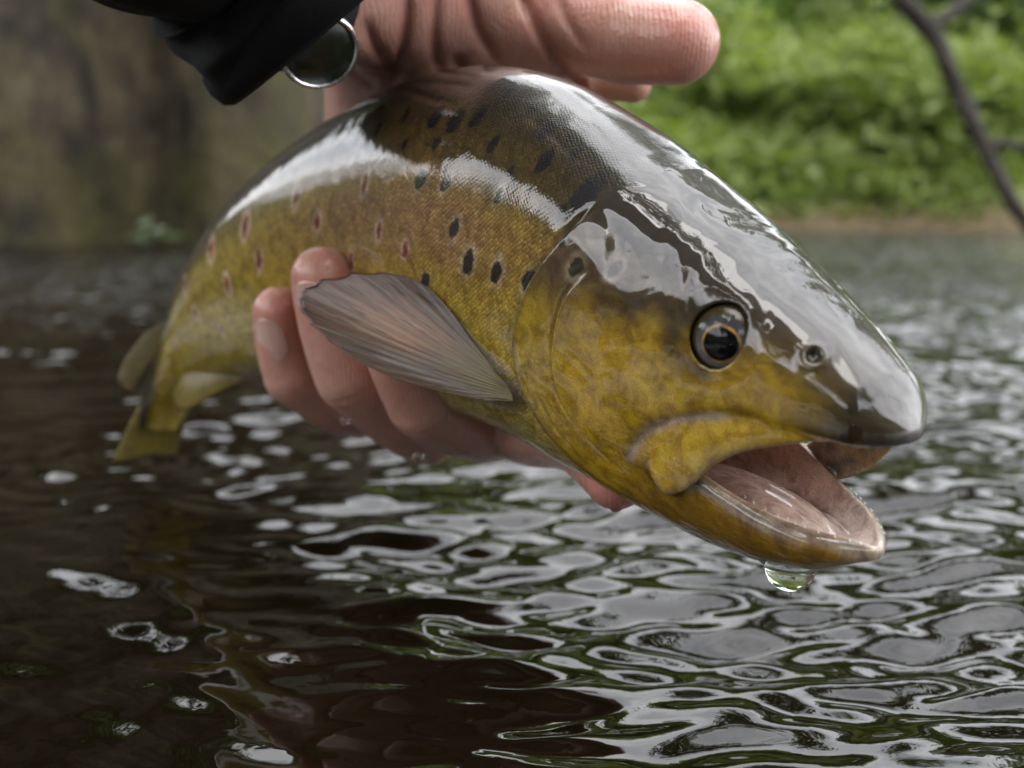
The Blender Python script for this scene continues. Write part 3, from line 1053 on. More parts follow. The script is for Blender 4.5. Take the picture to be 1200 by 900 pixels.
def nail(js, rs, w, ln, along, outv):
    tip, dip = js[3], js[2]
    ax = (tip - dip) / np.linalg.norm(tip - dip)
    out = np.asarray(outv, float)
    out = out - (out @ ax) * ax
    out /= np.linalg.norm(out)
    sd = np.cross(ax, out)
    r = rs[3] * 1.0
    c = tip + ax * along
    V, F = [], []
    nu, nv = 14, 18
    for lay in (0, 1):
        for i in range(nv + 1):
            t = i / nv
            half = w * (1 - .28 * abs(2 * t - 1) ** 5 - .10 * t)
            for k in range(nu + 1):
                a = (k / nu * 2 - 1) * half / r
                q = abs(k / nu * 2 - 1)
                tt = (t - .5) * ln - .14 * ln * q ** 2 * (1 if t > .5 else -1) * abs(2 * t - 1)
                rr = r + (.06 if lay == 0 else -.03) - .05 * q ** 4 - .10 * max(0, .5 - t) ** 2
                # the finger is thicker towards its last joint and rounds off at the tip
                u_ = along + tt
                rr += (rs[2] - rs[3]) * min(1.0, max(0.0, -u_ / float(np.linalg.norm(tip - dip)))) + .02
                if u_ > .1:
                    rr -= .45 * (u_ - .1) ** 2
                V.append(c + ax * tt + (out * math.cos(a) + sd * math.sin(a)) * rr)
    n1 = nu + 1
    N = n1 * (nv + 1)
    for i in range(nv):
        for k in range(nu):
            a = i * n1 + k
            F.append([a, a + 1, a + n1 + 1, a + n1])
            F.append([N + a, N + a + n1, N + a + n1 + 1, N + a + 1])
    rim = [k for k in range(n1)] + [i * n1 + nu for i in range(1, nv + 1)] + [nv * n1 + k for k in range(nu - 1, -1, -1)] + [i * n1 for i in range(nv - 1, 0, -1)]
    for a, b in zip(rim, rim[1:] + rim[:1]):
        F.append([a, N + a, N + b, b])
    return mesh_obj('fingernail', c2w(np.array(V)), np.array(F), NAIL.m, hand)


nail(HAND_J['ring'], HAND_R['ring'], .66, 1.55, -.62, (-.45, -1, .05))
nail(HAND_J['pinky'], HAND_R['pinky'], .58, 1.40, -.60, (-.40, -1, .05))
nail(HAND_J['middle'], HAND_R['middle'], .62, 1.3, -.5, (-.4, -1, .05))


# jacket: sleeve with an open, flared cuff, arm and the shoulder of the kneeling angler behind the lens
def mat_cloth():
    m = NT('black neoprene')
    geo = m.n('TexCoord').outputs['Object']
    n = m.noise(geo, 30, 4, .6)
    n2 = m.noise(geo, 900, 2, .5)
    m.l(m.ramp(n.outputs[0], [(.3, (.0025, .0025, .003)), (.75, (.006, .006, .007))]).outputs[0], m.b.inputs['Base Color'])
    b = m.bump(n.outputs[0], .4, .004)
    b = m.bump(n2.outputs[0], .25, .0004, b)
    m.l(b, m.b.inputs['Normal'])
    m.set(Roughness=.85, Specular_IOR_Level=.25)
    return m.m


SLEEVE = [(at(404, 4, 25.6), 5.0), (at(330, -66, 24.4), 4.5), (at(240, -140, 22.8), 4.3), (np.array([-11.0, 19.5, 14.0]), 4.8), (np.array([-19, 14, 27.0]), 6.0),
          (np.array([-23, 4, 38.0]), 7.5), (np.array([-24, -10, 46.0]), 9.0), (np.array([-20, -24, 50.0]), 11.0)]
CUFF_AX = np.array([.60, .40, -.69])


def sleeve_mesh():
    cs = Spline(range(len(SLEEVE)), np.array([s_[0] for s_ in SLEEVE]))
    rs = Spline(range(len(SLEEVE)), np.array([s_[1] for s_ in SLEEVE]))
    nu, nv = 96, 150
    ts = np.linspace(0, len(SLEEVE) - 1, nv) ** 1.0
    V = []
    for lay in (0, 1):
        for t in ts:
            c = cs(np.array([t]))[0]
            T = (cs(np.array([min(t + .02, len(SLEEVE) - 1)])) - cs(np.array([max(t - .02, 0)])))[0]
            T /= np.linalg.norm(T)
            k = float(sstep(0, 1.4, np.array([t]))[0])
            T = -CUFF_AX * (1 - k) + T * k
            T /= np.linalg.norm(T)
            u = np.cross(T, (0, 1, 0))
            u /= np.linalg.norm(u)
            v = np.cross(T, u)
            r = float(rs(np.array([t]))[()] if np.ndim(rs(np.array([t]))) == 0 else rs(np.array([t]))[0]) - (.28 if lay else 0)
            for i in range(nu):
                a = 2 * math.pi * i / nu
                fold = .22 * math.sin(3 * a + 2.2 * t) * min(1, t) + .16 * math.sin(5 * a - 3.1 * t + 1) * min(1, .3 + t) + .10 * math.sin(9 * t + 2 * math.sin(a)) * min(t, 1)
                V.append(c + u * (r * .80 + fold) * math.cos(a) + v * (r * .80 + fold) * math.sin(a))
    V = np.array(V)
    N = nu * nv
    F = []
    for i in range(nv - 1):
        for k in range(nu):
            a, b = i * nu + k, i * nu + (k + 1) % nu
            F.append([a, b, b + nu, a + nu])
            F.append([N + a, N + a + nu, N + b + nu, N + b])
    for k in range(nu):
        k2 = (k + 1) % nu
        F.append([k, N + k, N + k2, k2])
    return V, np.array(F)


SV, SF = sleeve_mesh()
CLOTH = mat_cloth()
sleeve = mesh_obj('sleeve', c2w(SV), SF, CLOTH, person)
# the hem of the cuff
cu = SV[:96]
hc = cu.mean(0)
hv, hf = [], []
for i in range(96):
    rad = (cu[i] - hc) / np.linalg.norm(cu[i] - hc)
    for k in range(8):
        a = 2 * math.pi * k / 8
        hv.append(cu[i] - rad * .14 + (rad * math.cos(a) * .30 - CUFF_AX * (math.sin(a) * .55 + .45)))
for i in range(96):
    for k in range(8):
        j = (i + 1) % 96
        hf.append([i * 8 + k, j * 8 + k, j * 8 + (k + 1) % 8, i * 8 + (k + 1) % 8])
mesh_obj('cuff_hem', c2w(np.array(hv)), np.array(hf), CLOTH, sleeve)

# the angler's chest and head behind the camera, seen only in the wet reflections
TORSO = [((0, -62, -10), 20, 16), ((0, -60, 5), 21, 16), ((-2, -56, 25), 22, 16), ((-3, -48, 42), 23, 15), ((-3, -42, 54), 21, 13), ((-2, -38, 61), 9, 9), ((-1, -36, 66), 7.5, 8.5), ((-1, -34, 72), 9, 10.5), ((-1, -33, 80), 9.4, 11), ((-1, -34, 86), 7, 8), ((-1, -35, 89), 1.0, 1.0)]
tv, tf = [], []
tc_ = Spline(range(len(TORSO)), np.array([t_[0] for t_ in TORSO], float))
tr_ = Spline(range(len(TORSO)), np.array([t_[1:] for t_ in TORSO], float))
for i, t in enumerate(np.linspace(0, len(TORSO) - 1, 60)):
    c, rr = tc_(np.array([t]))[0], tr_(np.array([t]))[0]
    for k in range(40):
        a = 2 * math.pi * k / 40
        tv.append(c + np.array([rr[0] * math.cos(a), rr[1] * math.sin(a), 0]) * (1 + .03 * math.sin(4 * a + t * 3)))
for i in range(59):
    for k in range(40):
        a, b = i * 40 + k, i * 40 + (k + 1) % 40
        tf.append([a, b, b + 40, a + 40])
mesh_obj('hooded_jacket', c2w(np.array(tv)), np.array(tf), CLOTH, person)


# ------------------------------------------------------------------ wristwatch half under the cuff
def revolve(prof, c, ax, n=48, up=(0, 0, 1)):
    """profile [(radius, height)] round an axis; design cm"""
    ax = np.asarray(ax, float)
    ax = ax / np.linalg.norm(ax)
    u = np.cross(ax, up)
    u /= np.linalg.norm(u)
    v = np.cross(ax, u)
    V, F = [], []
    for (r, h) in prof:
        for k in range(n):
            a = 2 * math.pi * k / n
            V.append(np.asarray(c) + ax * h + (u * math.cos(a) + v * math.sin(a)) * r)
    for i in range(len(prof) - 1):
        for k in range(n):
            a, b = i * n + k, i * n + (k + 1) % n
            F.append([a, b, b + n, a + n])
    return np.array(V), np.array(F)


STEEL = NT('brushed steel')
_n = STEEL.noise(STEEL.n('TexCoord').outputs['Object'], 700, 3, .6)
STEEL.l(STEEL.ramp(_n.outputs[0], [(.3, (.16, .16, .16)), (.7, (.32, .32, .32))]).outputs[0], STEEL.b.inputs['Roughness'])
STEEL.set(Base_Color=(.72, .72, .74, 1), Metallic=1.0)
DIAL = mat_plain('dark dial', (.012, .016, .008), .3, Coat_Weight=.25, Coat_Roughness=.05)
STRAP = mat_plain('black rubber strap', (.014, .014, .015), .55)
ARM_AX = (ARM2 - WRIST) / np.linalg.norm(ARM2 - WRIST)
WA = WRIST + (ARM2 - WRIST) * .62
_w = at(362, 38, 24.0) - WA
WA = WA + ARM_AX * (_w @ ARM_AX)
WAX = _w - (_w @ ARM_AX) * ARM_AX
WAX /= np.linalg.norm(WAX)
WC = WA + WAX * 2.45
WAX = WAX + .9 * -WC / np.linalg.norm(WC)
WAX /= np.linalg.norm(WAX)
watch = empty('wristwatch', c2w([WC])[0], 'round silver rimmed wristwatch with a dark face half hidden by the black cuff', 'wristwatch')
for nm, prof, mt in (('case', [(0.0, -.35), (.70, -.35), (.93, -.25), (.98, -.1), (.98, .1), (.90, .2), (.0, .2)], STEEL.m),
                     ('bezel', [(.86, .16), (.97, .16), (1.00, .22), (.97, .30), (.92, .33), (.86, .28), (.86, .16)], STEEL.m),
                     ('dial', [(.0, .27), (.85, .25), (.87, .22)], DIAL.m)):
    v_, f_ = revolve(prof, WC, WAX)
    mesh_obj(nm, c2w(v_), f_, mt, watch)
# strap: a band round the wrist
sv, sf = [], []
WAX = _w - (_w @ ARM_AX) * ARM_AX
WAX /= np.linalg.norm(WAX)
b2 = np.cross(WAX, ARM_AX)
for i in range(64):
    a = 2 * math.pi * i / 64
    dirv = WAX * math.cos(a) + b2 * math.sin(a)
    for (dr, dw) in ((0, -.8), (.16, -.75), (.16, .75), (0, .8)):
        sv.append(WA + dirv * (2.36 + dr) + ARM_AX * dw)
for i in range(64):
    for k in range(4):
        j = (i + 1) % 64
        sf.append([i * 4 + k, j * 4 + k, j * 4 + (k + 1) % 4, i * 4 + (k + 1) % 4])
mesh_obj('strap', c2w(np.array(sv)), np.array(sf), STRAP.m, watch)


# ------------------------------------------------------------------ river
def hit(px, py, z=0.0):
    """world point on the water seen at a picture position"""
    d = np.array([(px - 600) / FPX, 1.0, (450 - py) / FPX])
    w = np.array([d[0], d[1] * CP + d[2] * SP, -d[1] * SP + d[2] * CP])
    return w * (CAM_H - z) / -w[2]


def mat_river():
    m = NT('river water')
    geo = m.n('TexCoord').outputs['Object']
    n = m.noise(geo, 55, 3, .55, .4)
    n2 = m.noise(geo, 9, 3, .6, .5)
    sp = m.n('SeparateXYZ')
    m.l(geo, sp.inputs[0])
    far = m.ramp(m.math('MULTIPLY', sp.outputs[1], .3), [(.2, (0, 0, 0)), (.5, (1, 1, 1))]).outputs[0]
    n4 = m.noise(geo, 16, 3, .6, .5)
    b = m.bump(m.math('MULTIPLY', n4.outputs[0], far), .9, .06)
    b = m.bump(n2.outputs[0], .4, .010, b)
    b = m.bump(n.outputs[0], .12, .0022, b)
    m.l(b, m.b.inputs['Normal'])
    m.l(m.ramp(n2.outputs[0], [(.3, (.0035, .0022, .001)), (.7, (.006, .004, .0018))]).outputs[0], m.b.inputs['Base Color'])
    m.set(Roughness=.015, IOR=1.45)
    return m.m


rng = np.random.default_rng(7)


def river_height(x, y, cell):
    """sum of many short waves; the ones the mesh cannot carry are left out"""
    h = np.zeros(x.shape)
    # rougher water to the right of the wake, calmer to its left and under the lens
    a, b_ = hit(110, 560)[:2], hit(270, 840)[:2]
    t = np.clip((y - b_[1]) / (a[1] - b_[1]), -.3, 2.0)
    xl = b_[0] + (a[0] - b_[0]) * t
    right = sstep(-.005, .07, x - xl)
    calm = sstep(.165, .22, y)
    amp = (.10 + .12 * sstep(.3, .5, y) + .85 * right) * (.35 + .65 * calm)
    amp = np.where(y > .6, np.maximum(amp, .8), amp)
    for k in range(110):
        lam = .0065 * (1.042 ** k) if k < 80 else .05 * 1.075 ** (k - 80)
        th = rng.normal(math.pi / 2 + .10, .42)
        ph = rng.uniform(0, 6.28)
        kx, ky = math.cos(th) * 6.283 / lam, math.sin(th) * 6.283 / lam
        slope = (.084 if lam < .022 else .042 if lam < .045 else .027 if lam < .09 else .014) * rng.uniform(.5, 1.3)
        keep = sstep(2.5, 5.0, lam / cell)
        g = .5 + .5 * np.sin(x * rng.uniform(8, 22) + y * rng.uniform(8, 22) + ph * 3)
        w = kx * x + ky * y + ph + .6 * np.sin(x * rng.uniform(20, 60) + y * rng.uniform(10, 40))
        h += slope * lam / 6.283 * np.sin(w) * keep * g * 1.5
    h *= amp
    # the crest that runs from the tail towards the lens
    s_ = (x - xl)
    env = sstep(.12, .2, y) * (1 - sstep(.42, .55, y))
    s_ = s_ - .008 * np.sin(y * 55 + 1) - .004 * np.sin(y * 170) - .003 * np.sin(y * 330 + x * 200)
    h += .0018 * np.exp(-(s_ / .016) ** 2) * env - .0015 * np.exp(-((s_ + .035) / .026) ** 2) * env
    # rings where the tail dips in
    tp = hit(152, 536)
    rr = np.sqrt((x - tp[0]) ** 2 + (y - tp[1]) ** 2)
    h += .0007 * np.sin(rr * 420) * np.exp(-((rr - .02) / .045) ** 2)
    return h


def river_mesh():
    ax_y = -.22
    fr = np.linspace(-.86, .86, 640)
    rest = np.linspace(.86, 2 * math.pi - .86, 60)[1:-1]
    ang = np.concatenate([fr, rest])
    rad = .25 * 1.0043 ** np.arange(366)
    rad = np.concatenate([rad, rad[-1] * 1.0088 ** np.arange(1, 300)])
    rad = np.concatenate([[.02, .08, .14, .19, .22], rad[rad < 14], [16, 20, 28, 40]])
    A, R = np.meshgrid(ang, rad)
    X, Y = R * np.sin(A), ax_y + R * np.cos(A)
    cell = np.maximum(R * np.where(R < 1.2, .0043, .0088), R * np.where(np.abs(A) <= .87, .0028, .09))
    Z = river_height(X, Y, cell)
    n = len(ang)
    V = np.stack([X, Y, Z], -1).reshape(-1, 3)
    i, k = np.meshgrid(np.arange(len(rad) - 1), np.arange(n), indexing='ij')
    a = (i * n + k).ravel()
    b = (i * n + (k + 1) % n).ravel()
    return V, np.stack([a, a + n, b + n, b], 1)[:, ::-1]


RV, RF = river_mesh()
river = tag(mesh_obj('river', RV, RF, mat_river()), kind='structure')


# ------------------------------------------------------------------ banks
def mat_bank():
    m = NT('grassy earth')
    geo = m.n('TexCoord').outputs['Object']
    n = m.noise(geo, 1.6, 5, .6)
    n2 = m.noise(geo, 14, 4, .65)
    sep = m.n('SeparateXYZ')
    m.l(geo, sep.inputs[0])
    soil = m.ramp(n2.outputs[0], [(.3, (.07, .048, .026)), (.7, (.14, .10, .052))]).outputs[0]
    grass = m.ramp(n.outputs[0], [(.3, (.11, .16, .035)), (.55, (.15, .21, .05)), (.75, (.19, .24, .07))]).outputs[0]
    f = m.ramp(m.math('ADD', sep.outputs[2], m.math('MULTIPLY', n.outputs[0], .2)), [(.16, (0, 0, 0)), (.32, (1, 1, 1))]).outputs[0]
    m.l(m.mix(f, soil, grass), m.b.inputs['Base Color'])
    m.l(m.bump(n2.outputs[0], .6, .05), m.b.inputs['Normal'])
    m.set(Roughness=.9)
    return m.m


def bank_z(x, y, y0):
    """height of the far bank"""
    d = y - y0 - .25 * np.sin(x * 1.3) - .12 * np.sin(x * 3.7 + 1)
    z = -.25 + .42 * sstep(-.25, .25, d) + .50 * np.maximum(d - .1, 0) ** 1.02 * (1 - .45 * sstep(3, 9, d))
    return z + .10 * np.sin(x * 1.9 + y * 1.1) * sstep(.2, 1.5, d) + .06 * np.sin(x * 4.1 - y * 3.3) * sstep(.2, 1.0, d)


xs = np.linspace(-14, 14, 180)
ys = np.concatenate([np.linspace(4.4, 8, 70), np.linspace(8.2, 30, 50)])
X, Y = np.meshgrid(xs, ys)
Z = bank_z(X, Y, 5.0)
V = np.stack([X, Y, Z], -1).reshape(-1, 3)
i, k = np.meshgrid(np.arange(len(ys) - 1), np.arange(len(xs) - 1), indexing='ij')
a = (i * len(xs) + k).ravel()
BANK_M = mat_bank()
tag(mesh_obj('river_bank', V, np.stack([a, a + 1, a + len(xs) + 1, a + len(xs)], 1), BANK_M), kind='structure')
# the near bank behind the angler
xs2, ys2 = np.linspace(-14, 14, 80), np.linspace(-26, -2.6, 60)
X, Y = np.meshgrid(xs2, ys2)
Z = bank_z(X, -Y, 3.0)
i, k = np.meshgrid(np.arange(len(ys2) - 1), np.arange(len(xs2) - 1), indexing='ij')
a = (i * len(xs2) + k).ravel()
tag(mesh_obj('river_bank', np.stack([X, Y, Z], -1).reshape(-1, 3), np.stack([a, a + 1, a + len(xs2) + 1, a + len(xs2)], 1), BANK_M), kind='structure')


# leaves ----------------------------------------------------------------
def mat_leaf(name, stops):
    m = NT(name)
    v = m.n('Attribute', attribute_name='leafv').outputs['Fac']
    c = m.ramp(v, stops).outputs[0]
    m.l(c, m.b.inputs['Base Color'])
    m.set(Roughness=.5, Subsurface_Weight=.0)
    tr = m.n('BsdfTranslucent')
    m.l(m.mix(1.0, c, (1.3, 1.5, .6), 'MULTIPLY'), tr.inputs['Color'])
    ms = m.n('MixShader')
    ms.inputs[0].default_value = .38
    m.l(m.b.outputs[0], ms.inputs[1])
    m.l(tr.outputs[0], ms.inputs[2])
    m.l(ms.outputs[0], m.t.nodes['Material Output'].inputs['Surface'])
    return m.m


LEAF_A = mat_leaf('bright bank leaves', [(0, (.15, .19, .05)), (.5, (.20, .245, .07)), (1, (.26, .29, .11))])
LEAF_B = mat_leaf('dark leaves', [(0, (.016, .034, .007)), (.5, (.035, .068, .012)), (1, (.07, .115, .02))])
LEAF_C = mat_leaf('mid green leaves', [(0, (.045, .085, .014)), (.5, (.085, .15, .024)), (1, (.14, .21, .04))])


def leaves(C, size, r_, up=.4):
    """one bent diamond leaf (two triangles) at every centre"""
    n = len(C)
    d = r_.normal(0, 1, (n, 3))
    d[:, 2] *= .6
    d /= np.linalg.norm(d, axis=1)[:, None]
    nn = r_.normal(0, 1, (n, 3)) + np.array([0, 0, up * 2])
    s = np.cross(d, nn)
    s /= np.linalg.norm(s, axis=1)[:, None]
    q = np.cross(s, d)
    L = (size * r_.uniform(.6, 1.4, n))[:, None]
    V = np.stack([C - d * L, C + s * L * .42 + q * L * .15, C + d * L, C - s * L * .42 + q * L * .15], 1).reshape(-1, 3)
    b = np.arange(n) * 4
    F = np.concatenate([np.stack([b, b + 1, b + 2], 1), np.stack([b, b + 2, b + 3], 1)])
    return V, F


def leaf_obj(name, C, size, mat, parent, seed, clump=None, up=.4):
    r_ = np.random.default_rng(seed)
    V, F = leaves(C, size, r_, up)
    o = mesh_obj(name, V, F, mat, parent, smooth=False)
    v = r_.uniform(0, 1, len(C)) * .6 + (.2 if clump is None else clump * .4)
    set_attr(o, 'leafv', np.repeat(np.clip(v, 0, 1), 4), 'FLOAT')
    return o


# grass and nettles all over the far bank
g = np.random.default_rng(21)
n = 60000
gx = g.uniform(-8.5, 9, n)
gy = 5.05 + g.exponential(1.7, n)
gz = bank_z(gx, gy, 5.0)
clum = .5 + .5 * np.sin(gx * 2.1 + 1.3 * np.sin(gy * 2.2)) * np.sin(gy * 2.7 + gx * .8)
C = np.c_[gx, gy, gz + g.uniform(0, 1, n) ** 1.5 * (.10 + .32 * clum) * sstep(5.05, 5.5, gy)]
cover = leaf_obj('ground_cover', C[gz > .05], .06, LEAF_A, None, 5, clum[gz > .05])
tag(cover, 'bright green grass and nettles covering the far bank', 'ground cover', kind='stuff')
n = 16000
gx, gy = g.uniform(-8, 8, n), -3.1 - g.exponential(1.7, n)
gz = bank_z(gx, -gy, 3.0)
cover2 = leaf_obj('ground_cover', np.c_[gx, gy, gz + g.uniform(0, .3, n)][gz > .05], .07, LEAF_C, None, 6)
tag(cover2, 'green undergrowth on the near bank behind the angler', 'ground cover', kind='stuff')


def bush(px, py, dist, rad, hgt, mat, label, seed, nl=4500):
    d = np.array([(px - 600) / FPX, 1.0, (450 - py) / FPX])
    wd = np.array([d[0], d[1] * CP + d[2] * SP, -d[1] * SP + d[2] * CP])
    p = np.array([0, 0, CAM_H]) + wd / wd[1] * dist
    z0 = float(bank_z(np.array([p[0]]), np.array([p[1]]), 5.0)[0]) - .05
    r_ = np.random.default_rng(seed)
    root = empty('bush', (p[0], p[1], z0), label, 'bush', 'leafy bushes on the far bank')
    cl_ = r_.normal(0, .55, (16, 3)) * np.array([rad, rad, hgt * .45]) + np.array([p[0], p[1], z0 + hgt * .55])
    C = cl_[r_.integers(0, 16, nl)] + r_.normal(0, .30, (nl, 3)) * np.array([rad, rad, hgt * .6])
    C = C[C[:, 2] > z0]
    leaf_obj('crown', C, .045, mat, root, seed + 1)
    sv, sf = [], []
    for j in range(7):
        e = cl_[j]
        tube(sv, sf, [np.array([p[0] + .1 * math.cos(j), p[1] + .1 * math.sin(j), z0 - .1]), (np.array([p[0], p[1], z0]) + e) / 2, e], [.025, .016, .006], 6)
    mesh_obj('stem', np.array(sv), sf, BARK, root)
    return root


def tube(V, F, pts, rad, n=8):
    s = Spline(range(len(pts)), np.array(pts, float))
    m = (len(pts) - 1) * 6 + 1
    ts = np.linspace(0, len(pts) - 1, m)
    P = s(ts)
    R = np.interp(ts, range(len(pts)), rad)
    b0 = len(V)
    for i in range(m):
        T = P[min(i + 1, m - 1)] - P[max(i - 1, 0)]
        T = T / np.linalg.norm(T)
        u = np.cross(T, (.3, .9, .31))
        u /= np.linalg.norm(u)
        v = np.cross(T, u)
        for k in range(n):
            a = 2 * math.pi * k / n
            V.append(P[i] + (u * math.cos(a) + v * math.sin(a)) * R[i] * (1 + .12 * math.sin(3 * a + i)))
    for i in range(m - 1):
        for k in range(n):
            a, b = b0 + i * n + k, b0 + i * n + (k + 1) % n
            F.append([a, b, b + n, a + n])
    F.append([b0 + k for k in range(n)][::-1])
    F.append([b0 + (m - 1) * n + k for k in range(n)])


def mat_bark():
    m = NT('bark')
    geo = m.n('TexCoord').outputs['Object']
    n_ = m.noise(geo, 18, 5, .65)
    m.l(m.ramp(n_.outputs[0], [(.3, (.010, .007, .005)), (.7, (.030, .022, .015))]).outputs[0], m.b.inputs['Base Color'])
    m.l(m.bump(n_.outputs[0], .7, .02), m.b.inputs['Normal'])
    m.set(Roughness=.85)
    return m.m


BARK = mat_bark()


def tree(loc, hgt, rad, mat, label, seed, nl=5200, base=.35, leaf=.13):
    r_ = np.random.default_rng(seed)
    loc = np.array(loc, float)
    root = empty('tree', loc, label, 'tree', 'leafy trees along the river')
    top = loc + np.array([r_.normal(0, .3), r_.normal(0, .3), hgt * .8])
    V, F = [], []
    mid = (loc + top) / 2 + r_.normal(0, .15, 3)
    tube(V, F, [loc - (0, 0, .4), mid, top], [hgt * .028, hgt * .019, hgt * .006], 10)
    ends = []
    for j in range(22):
        t = r_.uniform(base, 1)
        s0 = loc + (top - loc) * t
        a = r_.uniform(0, 6.28)
        e = s0 + np.array([math.cos(a), math.sin(a), r_.uniform(.0, .7)]) * rad * r_.uniform(.5, 1.0) * (1.15 - .5 * t)
        tube(V, F, [s0, (s0 + e) / 2 + np.array([0, 0, .1 * rad]), e], [hgt * .009, hgt * .006, hgt * .002], 6)
        ends += [e, (s0 + e * 2) / 3]
    mesh_obj('trunk', np.array(V), F, BARK, root)
    ends = np.array(ends)
    C = ends[r_.integers(0, len(ends), nl)] + r_.normal(0, .17, (nl, 3)) * rad
    leaf_obj('crown', C, leaf, mat, root, seed + 1)
    return root


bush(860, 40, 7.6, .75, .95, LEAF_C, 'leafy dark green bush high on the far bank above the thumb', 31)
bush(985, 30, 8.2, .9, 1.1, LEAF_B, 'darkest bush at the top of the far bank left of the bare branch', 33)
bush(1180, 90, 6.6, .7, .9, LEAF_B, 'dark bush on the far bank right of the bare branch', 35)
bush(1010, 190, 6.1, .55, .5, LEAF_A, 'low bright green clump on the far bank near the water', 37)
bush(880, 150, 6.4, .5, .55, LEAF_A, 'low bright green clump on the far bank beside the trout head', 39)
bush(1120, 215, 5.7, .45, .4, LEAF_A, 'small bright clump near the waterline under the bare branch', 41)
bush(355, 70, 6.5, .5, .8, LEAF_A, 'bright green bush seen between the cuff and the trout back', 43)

# ------------------------------------------------------------------ mossy rock face on the left
def mat_rock():
    m = NT('mossy rock')
    geo = m.n('TexCoord').outputs['Object']
    mp = m.n('Mapping')
    mp.inputs['Scale'].default_value = (3.2, 3.2, 1.5)
    m.l(geo, mp.inputs['Vector'])
    n_ = m.noise(mp.outputs[0], 2.0, 6, .62, .4)
    n2 = m.noise(geo, 2.1, 5, .6)
    n3 = m.noise(geo, 16, 4, .6)
    c = m.ramp(n_.outputs[0], [(.34, (.006, .004, .0024)), (.44, (.026, .019, .010)), (.54, (.062, .047, .025)), (.66, (.125, .098, .055))]).outputs[0]
    mo = m.ramp(n2.outputs[0], [(.50, (0, 0, 0)), (.66, (1, 1, 1))]).outputs[0]
    c = m.mix(m.math('MULTIPLY', mo, .8), c, (.075, .070, .013))
    c = m.mix(m.math('MULTIPLY', n3.outputs[0], .4), c, m.mix(1.0, c, (.5, .48, .45), 'MULTIPLY'))
    m.l(c, m.b.inputs['Base Color'])
    m.l(m.bump(n3.outputs[0], .7, .03), m.b.inputs['Normal'])
    m.set(Roughness=.85)
    return m.m


n_u, n_v = 150, 90
us, vs = np.linspace(-3.4, -.60, n_u), np.linspace(-.3, 2.0, n_v)
U_, V_ = np.meshgrid(us, vs)
r_ = np.random.default_rng(77)
dep = 2.95 + .12 * V_ + .30 * (U_ + .62) * .3
for kk in range(26):
    fx, fz, p_ = r_.uniform(1, 9), r_.uniform(.6, 6), r_.uniform(0, 6.28)
    dep += .22 / (fx + fz) * np.sin(fx * U_ * 1.6 + fz * V_ + p_ + .8 * np.sin(V_ * 2 + p_))
dep += .7 * sstep(-.74, -.6, U_) ** 2          # turns away at its right end
front = np.stack([U_, dep, V_], -1).reshape(-1, 3)
back_ = np.stack([U_, np.full(U_.shape, 4.6), V_ * 1.0], -1).reshape(-1, 3)
i, k = np.meshgrid(np.arange(n_v - 1), np.arange(n_u - 1), indexing='ij')
a = (i * n_u + k).ravel()
N_ = n_u * n_v
quads = [np.stack([a, a + 1, a + n_u + 1, a + n_u], 1), np.stack([a, a + n_u, a + n_u + 1, a + 1], 1) + N_]
tp_ = (n_v - 1) * n_u + np.arange(n_u - 1)
quads.append(np.stack([tp_, tp_ + 1, tp_ + 1 + N_, tp_ + N_], 1))
for e in (0, n_u - 1):
    q = np.arange(n_v - 1) * n_u + e
    quads.append(np.stack([q, q + n_u, q + n_u + N_, q + N_], 1))
rock = mesh_obj('rock_face', np.concatenate([front, back_]), np.concatenate(quads), mat_rock())
tag(rock, 'mossy brown rock face rising from the water on the left', 'rock')
# pale leaf stuck low on the rock, and a tuft of moss
lp = np.array([-1.00, 2.72, .045])
leaf_c = np.random.default_rng(3).normal(0, 1, (9, 3)) * np.array([.022, .01, .016]) + lp
lo_ = leaf_obj('fern_clump', leaf_c, .035, mat_leaf('pale fern', [(0, (.10, .13, .08)), (1, (.17, .21, .14))]), None, 8)
tag(lo_, 'small pale green fern clump at the foot of the rock face', 'fern')

# ------------------------------------------------------------------ bare branch hanging over the far water
bv_, bf_ = [], []


def bpt(px, py, dist):
    return c2w([at(px, py, dist)])[0]


tube(bv_, bf_, [bpt(945, -190, 215), bpt(1026, -40, 212), bpt(1086, 32, 210), bpt(1120, 100, 210), bpt(1150, 165, 208), bpt(1196, 250, 206), bpt(1290, 330, 200), bpt(1420, 380, 190)], [.026, .022, .019, .0175, .016, .0155, .014, .010], 10)
tube(bv_, bf_, [bpt(1086, 32, 210), bpt(1128, 5, 214), bpt(1165, -40, 220), bpt(1200, -120, 226)], [.015, .012, .010, .006], 8)
tube(bv_, bf_, [bpt(1150, 165, 208), bpt(1230, 170, 212), bpt(1300, 150, 216)], [.010, .008, .004], 8)
branch = mesh_obj('bare_branch', np.array(bv_), bf_, BARK)
tag(branch, 'dark bare curved branch hanging in front of the green bank', 'branch')

# ------------------------------------------------------------------ trees: the ones that close the sky in the reflections
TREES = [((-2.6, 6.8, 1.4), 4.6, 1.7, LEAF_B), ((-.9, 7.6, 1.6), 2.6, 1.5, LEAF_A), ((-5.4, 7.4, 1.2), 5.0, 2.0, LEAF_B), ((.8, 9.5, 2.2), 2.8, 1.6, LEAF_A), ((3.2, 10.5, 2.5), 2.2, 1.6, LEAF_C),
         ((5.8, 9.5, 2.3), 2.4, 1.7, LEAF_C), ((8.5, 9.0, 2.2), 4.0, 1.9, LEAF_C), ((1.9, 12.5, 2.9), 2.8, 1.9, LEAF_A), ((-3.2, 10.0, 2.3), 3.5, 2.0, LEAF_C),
         ((-4.0, -5.2, 1.2), 6.5, 2.4, LEAF_B), ((0.0, -5.8, 1.4), 7.0, 2.6, LEAF_B), ((4.0, -5.0, 1.2), 6.0, 2.4, LEAF_C)]
